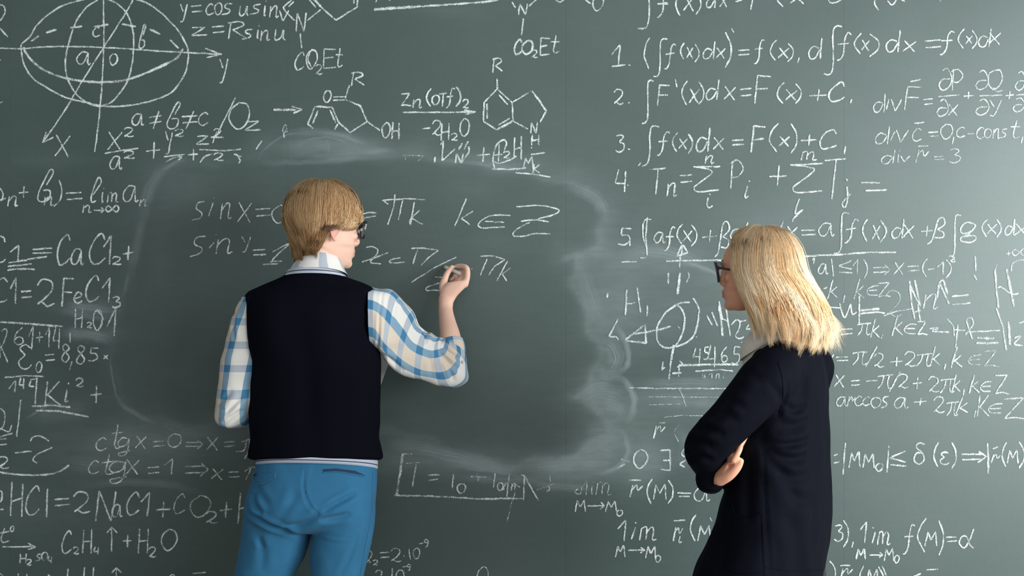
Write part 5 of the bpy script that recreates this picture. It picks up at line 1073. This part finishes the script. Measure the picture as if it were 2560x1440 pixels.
# navy cardigan
cp = [loft([wr(1902, 2022, 862, -.73, .70), wr(1884, 2050, 872, -.728, .64), wr(1872, 2066, 892, -.725, .60), wr(1862, 2076, 925, -.722, .60), wr(1850, 2082, 975), wr(1842, 2083, 1035), wr(1832, 2084, 1095), wr(1818, 2086, 1173), wr(1802, 2088, 1225),
            wr(1792, 2089, 1257), wr(1780, 2090, 1307), wr(1755, 2086, 1361), wr(1735, 2079, 1398), wr(1722, 2074, 1430), wr(1726, 2071, 1452), wr(1760, 2040, 1456)], 60, 110)]
cp.append(tube([P(1960, 905, -.80), P(1932, 932, -.855), P(1885, 984, -.885), P(1832, 1042, -.893), P(1786, 1092, -.888), P(1763, 1124, -.862), P(1778, 1150, -.79), P(1820, 1158, -.70), P(1858, 1140, -.62)], [.060, .070, .069, .063, .058, .0575, .055, .050, .044], 30))
cp.append(tube([P(2030, 915, -.62), P(1990, 1010, -.53), P(1900, 1095, -.48), P(1852, 1120, -.50), P(1812, 1166, -.67), P(1783, 1191, -.805), P(1775, 1196, -.832)], [.066, .064, .056, .053, .046, .039, .0385], 28))
co, fs = remesh(cp, 0.0058, 4)
nr = vnormals(co, fs); co = rough(co, nr, .006, 8, (1, 1, .6), 4.0); nr = vnormals(co, fs)
arm = 0
for ln, dp, wd in [([(1922, 1106), (1960, 1113), (2000, 1110), (2032, 1102)], .010, .009), ([(1900, 1092), (1940, 1132), (1985, 1150), (2022, 1140)], .010, .012), ([(1890, 1100), (1925, 1150), (1975, 1190), (2030, 1196)], .008, .014), ([(1940, 1180), (1990, 1240), (2050, 1270)], .006, .016),
                   ([(1958, 1010), (1990, 1028), (2022, 1018)], .007, .009), ([(1958, 955), (1957, 1000), (1945, 1045)], .005, .006), ([(1945, 1060), (1990, 1066), (2030, 1050)], .006, .012), ([(2020, 930), (2010, 990), (1990, 1040)], .004, .014), ([(1905, 950), (1930, 975), (1945, 1000)], .004, .010),
                   ([(1909, 1110), (1907, 1230), (1909, 1340), (1912, 1450)], .0022, .005), ([(1878, 1130), (1872, 1210), (1866, 1300)], .007, .011), ([(2040, 1260), (2035, 1340), (2045, 1430)], .004, .018), ([(1960, 1280), (1990, 1350), (1985, 1440)], .005, .020), ([(1840, 1320), (1810, 1380), (1790, 1440)], .005, .016),
                   ([(1708, 1112), (1738, 1098), (1770, 1104)], .007, .008), ([(1730, 1076), (1762, 1066), (1800, 1080)], .007, .009), ([(1764, 1044), (1800, 1030), (1836, 1046)], .005, .010), ([(1792, 1012), (1822, 1000), (1850, 1010)], .004, .009), ([(1712, 1150), (1742, 1136), (1776, 1146)], .006, .008), ([(1836, 940), (1862, 930), (1890, 940)], .003, .010)]:
    crease(co, nr, ln, dp, wd, -.88); 
nr = vnormals(co, fs)
card = mk('cardigan', co, fs, M['navy_jersey'], woman)
cb = BVHTree.FromPolygons([tuple(a) for a in co], fs); tb = cb
pocket = patch('patch_pocket', dens([(1840, 1284), (1872, 1296), (1901, 1285), (1903, 1360), (1904, 1432), (1850, 1434), (1812, 1424), (1826, 1350)], 6), M['navy_jersey'], card, .0025, .001)
piping('pocket_edge', [(1832, 1262), (1840, 1284), (1858, 1295), (1880, 1293), (1901, 1284)], M['navy_jersey'], pocket, .0018, .003)
piping('side_seam', [(1905, 1180), (1906, 1280), (1908, 1360), (1911, 1438)], M['navy_jersey'], card, .0011, -.0003)
piping('sleeve_seam', [(1945, 905), (1956, 950), (1957, 1000), (1950, 1030)], M['navy_jersey'], card, .0013, .0003)
piping('hem_stitching', [(1912, 1418), (1960, 1426), (2010, 1428), (2060, 1424)], M['navy_jersey'], card, .0012, .0003)
cx = nrm(P(1800, 1190, -.86) - P(1783, 1191, -.80)); v, f, u = cuff(P(1772, 1196, -.815), cx, .0385, .026, V3(0, 0, 1)); mk('sleeve_cuff', v, f, M['navy_jersey'], card)
# neckline binding of the cardigan
# cream blouse: body front and standing collar
bl = [(P(1924, 830, -.735), V3(.047, 0, .002), V3(0, .047, -.012), 2.1), (P(1920, 828, -.735), V3(.051, 0, .003), V3(0, .051, -.012), 2.1), (P(1914, 842, -.735), V3(.054, 0, .008), V3(0, .056, -.014), 2.1), (P(1912, 864, -.735), V3(.057, 0, .014), V3(0, .060, -.016), 2.1), (P(1912, 888, -.732), V3(.060, 0, .020), V3(0, .064, -.018), 2.1), (P(1918, 910, -.73), V3(.058, 0, .022), V3(0, .064, -.018), 2.1)]
v, f, u = loft(bl, 48, 40, False, wrinkle(.003, 12, 26, 5.0)); blouse = mk('blouse_collar', v, f, M['shirt_white'], woman)
v, f, u = loft([(P(1922, 831, -.737), V3(.051, 0, .004), V3(0, .051, -.012), 2.1), (P(1914, 838, -.737), V3(.056, 0, .008), V3(0, .057, -.014), 2.1), (P(1907, 856, -.737), V3(.059, 0, .018), V3(0, .062, -.016), 2.1), (P(1904, 872, -.737), V3(.058, 0, .030), V3(0, .062, -.018), 2.1)], 44, 26, False, wrinkle(.004, 10, 22, 9.0)); mk('collar_leaf', v, f, M['shirt_white'], blouse)
# trousers and shoes
wt = [loft([wr(1850, 2052, 1380, -.72, .66), wr(1846, 2056, 1460, -.72, .68), wr(1870, 2040, 1540, -.72, .60)], 36, 30)]
for px, y0 in ((1925, -.76), (1985, -.68)): wt.append(tube([P(px, 1440, y0), P(px, 1700, y0), P(px, 1950, y0 + .02), P(px, 2052, y0 + .02)], [.092, .076, .066, .062], 24))
co, fs = remesh(wt, .008, 4); co = rough(co, vnormals(co, fs), .004, 8); mk('trousers', co, fs, M['trouser_b'], woman)
for px, y0 in ((1925, -.76), (1985, -.68)):
    c = P(px, 2100, y0 + .02); c[2] = 0; up, so = shoe_parts(c, 0, TF); s_ = mk('shoe', up[0], up[1], M['shoe_b'], woman); mk('shoe_sole', so[0], so[1], M['sole'], s_)

# blonde hair to the shoulders
def w_pos(al, q, th):
    c, s_ = math.cos(al), math.sin(al); aF = (.094 - .042 * min(max((q - .5) / .5, 0), 1) if c > 0 else .108) + th; aL = .080 + th; aU = .107 + th
    if q <= 1:
        e = (1 - q) * math.pi / 2; r = math.cos(e); f = aF * r * c - .020 * math.sin(e) ** 2; l = aL * r * s_; u = aU * math.sin(e) + .004
    else:
        d = (q - 1) * .118; t = d / .22; back = max(0, -c)
        f = aF * c - .066 * math.sin(min(t * 1.25, 1.57)) ** 1.15 - .036 * back * math.sin(min(t * 2.2, 2.0)) + .09 * max(0, t - .72) * back; l = aL * s_ * (1 + .10 * math.sin(min(t, 1) * 2.4) - .12 * max(0, t - .7)); u = -d + .004
    return HH.p(f, l, u)
def w_qmax(al):
    c = math.cos(al); return float(np.interp(c, [-1, -.5, 0, .3, .5, .7, 1], [2.92, 2.96, 2.78, 2.70, 2.62, 1.0, .66]))
HH.hairpos = w_pos; HH.qmax = lambda al: min(w_qmax(al), 2.55) if math.cos(al) < .52 else .62 if math.cos(al) > .72 else 1.0
hair_w = cap(HH, 'hair', M['hair_w'], woman, 0, .009, .30)
paths = []; tones = []
for i in range(250):
    al0 = 2 * math.pi * (i * .618034 % 1.0); c = math.cos(al0)
    near = 1 if math.sin(al0) > 0 else -1; am = abs((al0 + math.pi) % (2 * math.pi) - math.pi)
    lay = i % 4; qm = w_qmax(al0 if am > 1.08 else near * 1.10)
    q0 = random.uniform(.02, .16) if lay < 3 else random.uniform(.35, 1.1); q1 = qm * random.uniform(.90, 1.01) * (1 if lay < 3 else .97)
    n = 16; q = np.linspace(q0, q1, n); t = np.linspace(0, 1, n); qn = np.clip(q, 0, 1)
    target = near * max(am, 1.06 + .16 * random.random())          # front hair sweeps back off the face
    al = near * am + (target - near * am) * np.clip(qn * 1.35, 0, 1) ** .8 + random.uniform(-.14, .14) * t ** 1.5 + .075 * np.sin(t * 7 + i) * t
    wave = .0075 * np.sin(t * 9 + i * 1.7) * t
    th = .008 + .004 * (lay < 3) + (.012 + .010 * random.random()) * np.sin(np.clip(t * 1.1, 0, 1) * math.pi) ** .8 + wave
    flick = np.clip(t - .72, 0, 1) ** 1.3 * random.uniform(-.10, .16) * (1.0 if c < -.1 else .35); th = th + flick
    lock(w_pos, al, q, th, 105, .085, .00050, .56 + random.gauss(0, .20) - .28 * (lay == 3), .72)
for _ in range(420):                                                # loose wisps at the ends and down the back
    al = math.pi + random.gauss(0, .55); q = np.linspace(random.uniform(.5, 1.6), w_qmax(al) * random.uniform(.86, 1.05), 16); t = np.linspace(0, 1, 16)
    th = .016 + random.uniform(0, .012) + np.clip(t - .6, 0, 1) ** 1.4 * random.uniform(-.02, .20)
    bend = random.uniform(-.25, .25)
    p = np.array([w_pos(al + bend * t[i] ** 2, q[i], th[i]) for i in range(16)]); paths.append((catmull(p, 18), .00042)); tones.append(random.uniform(.45, .95))
strands('hair_locks', paths, HH.c + V3(.03, 0, -.06), tones, M['hair_w'], hair_w, .34)
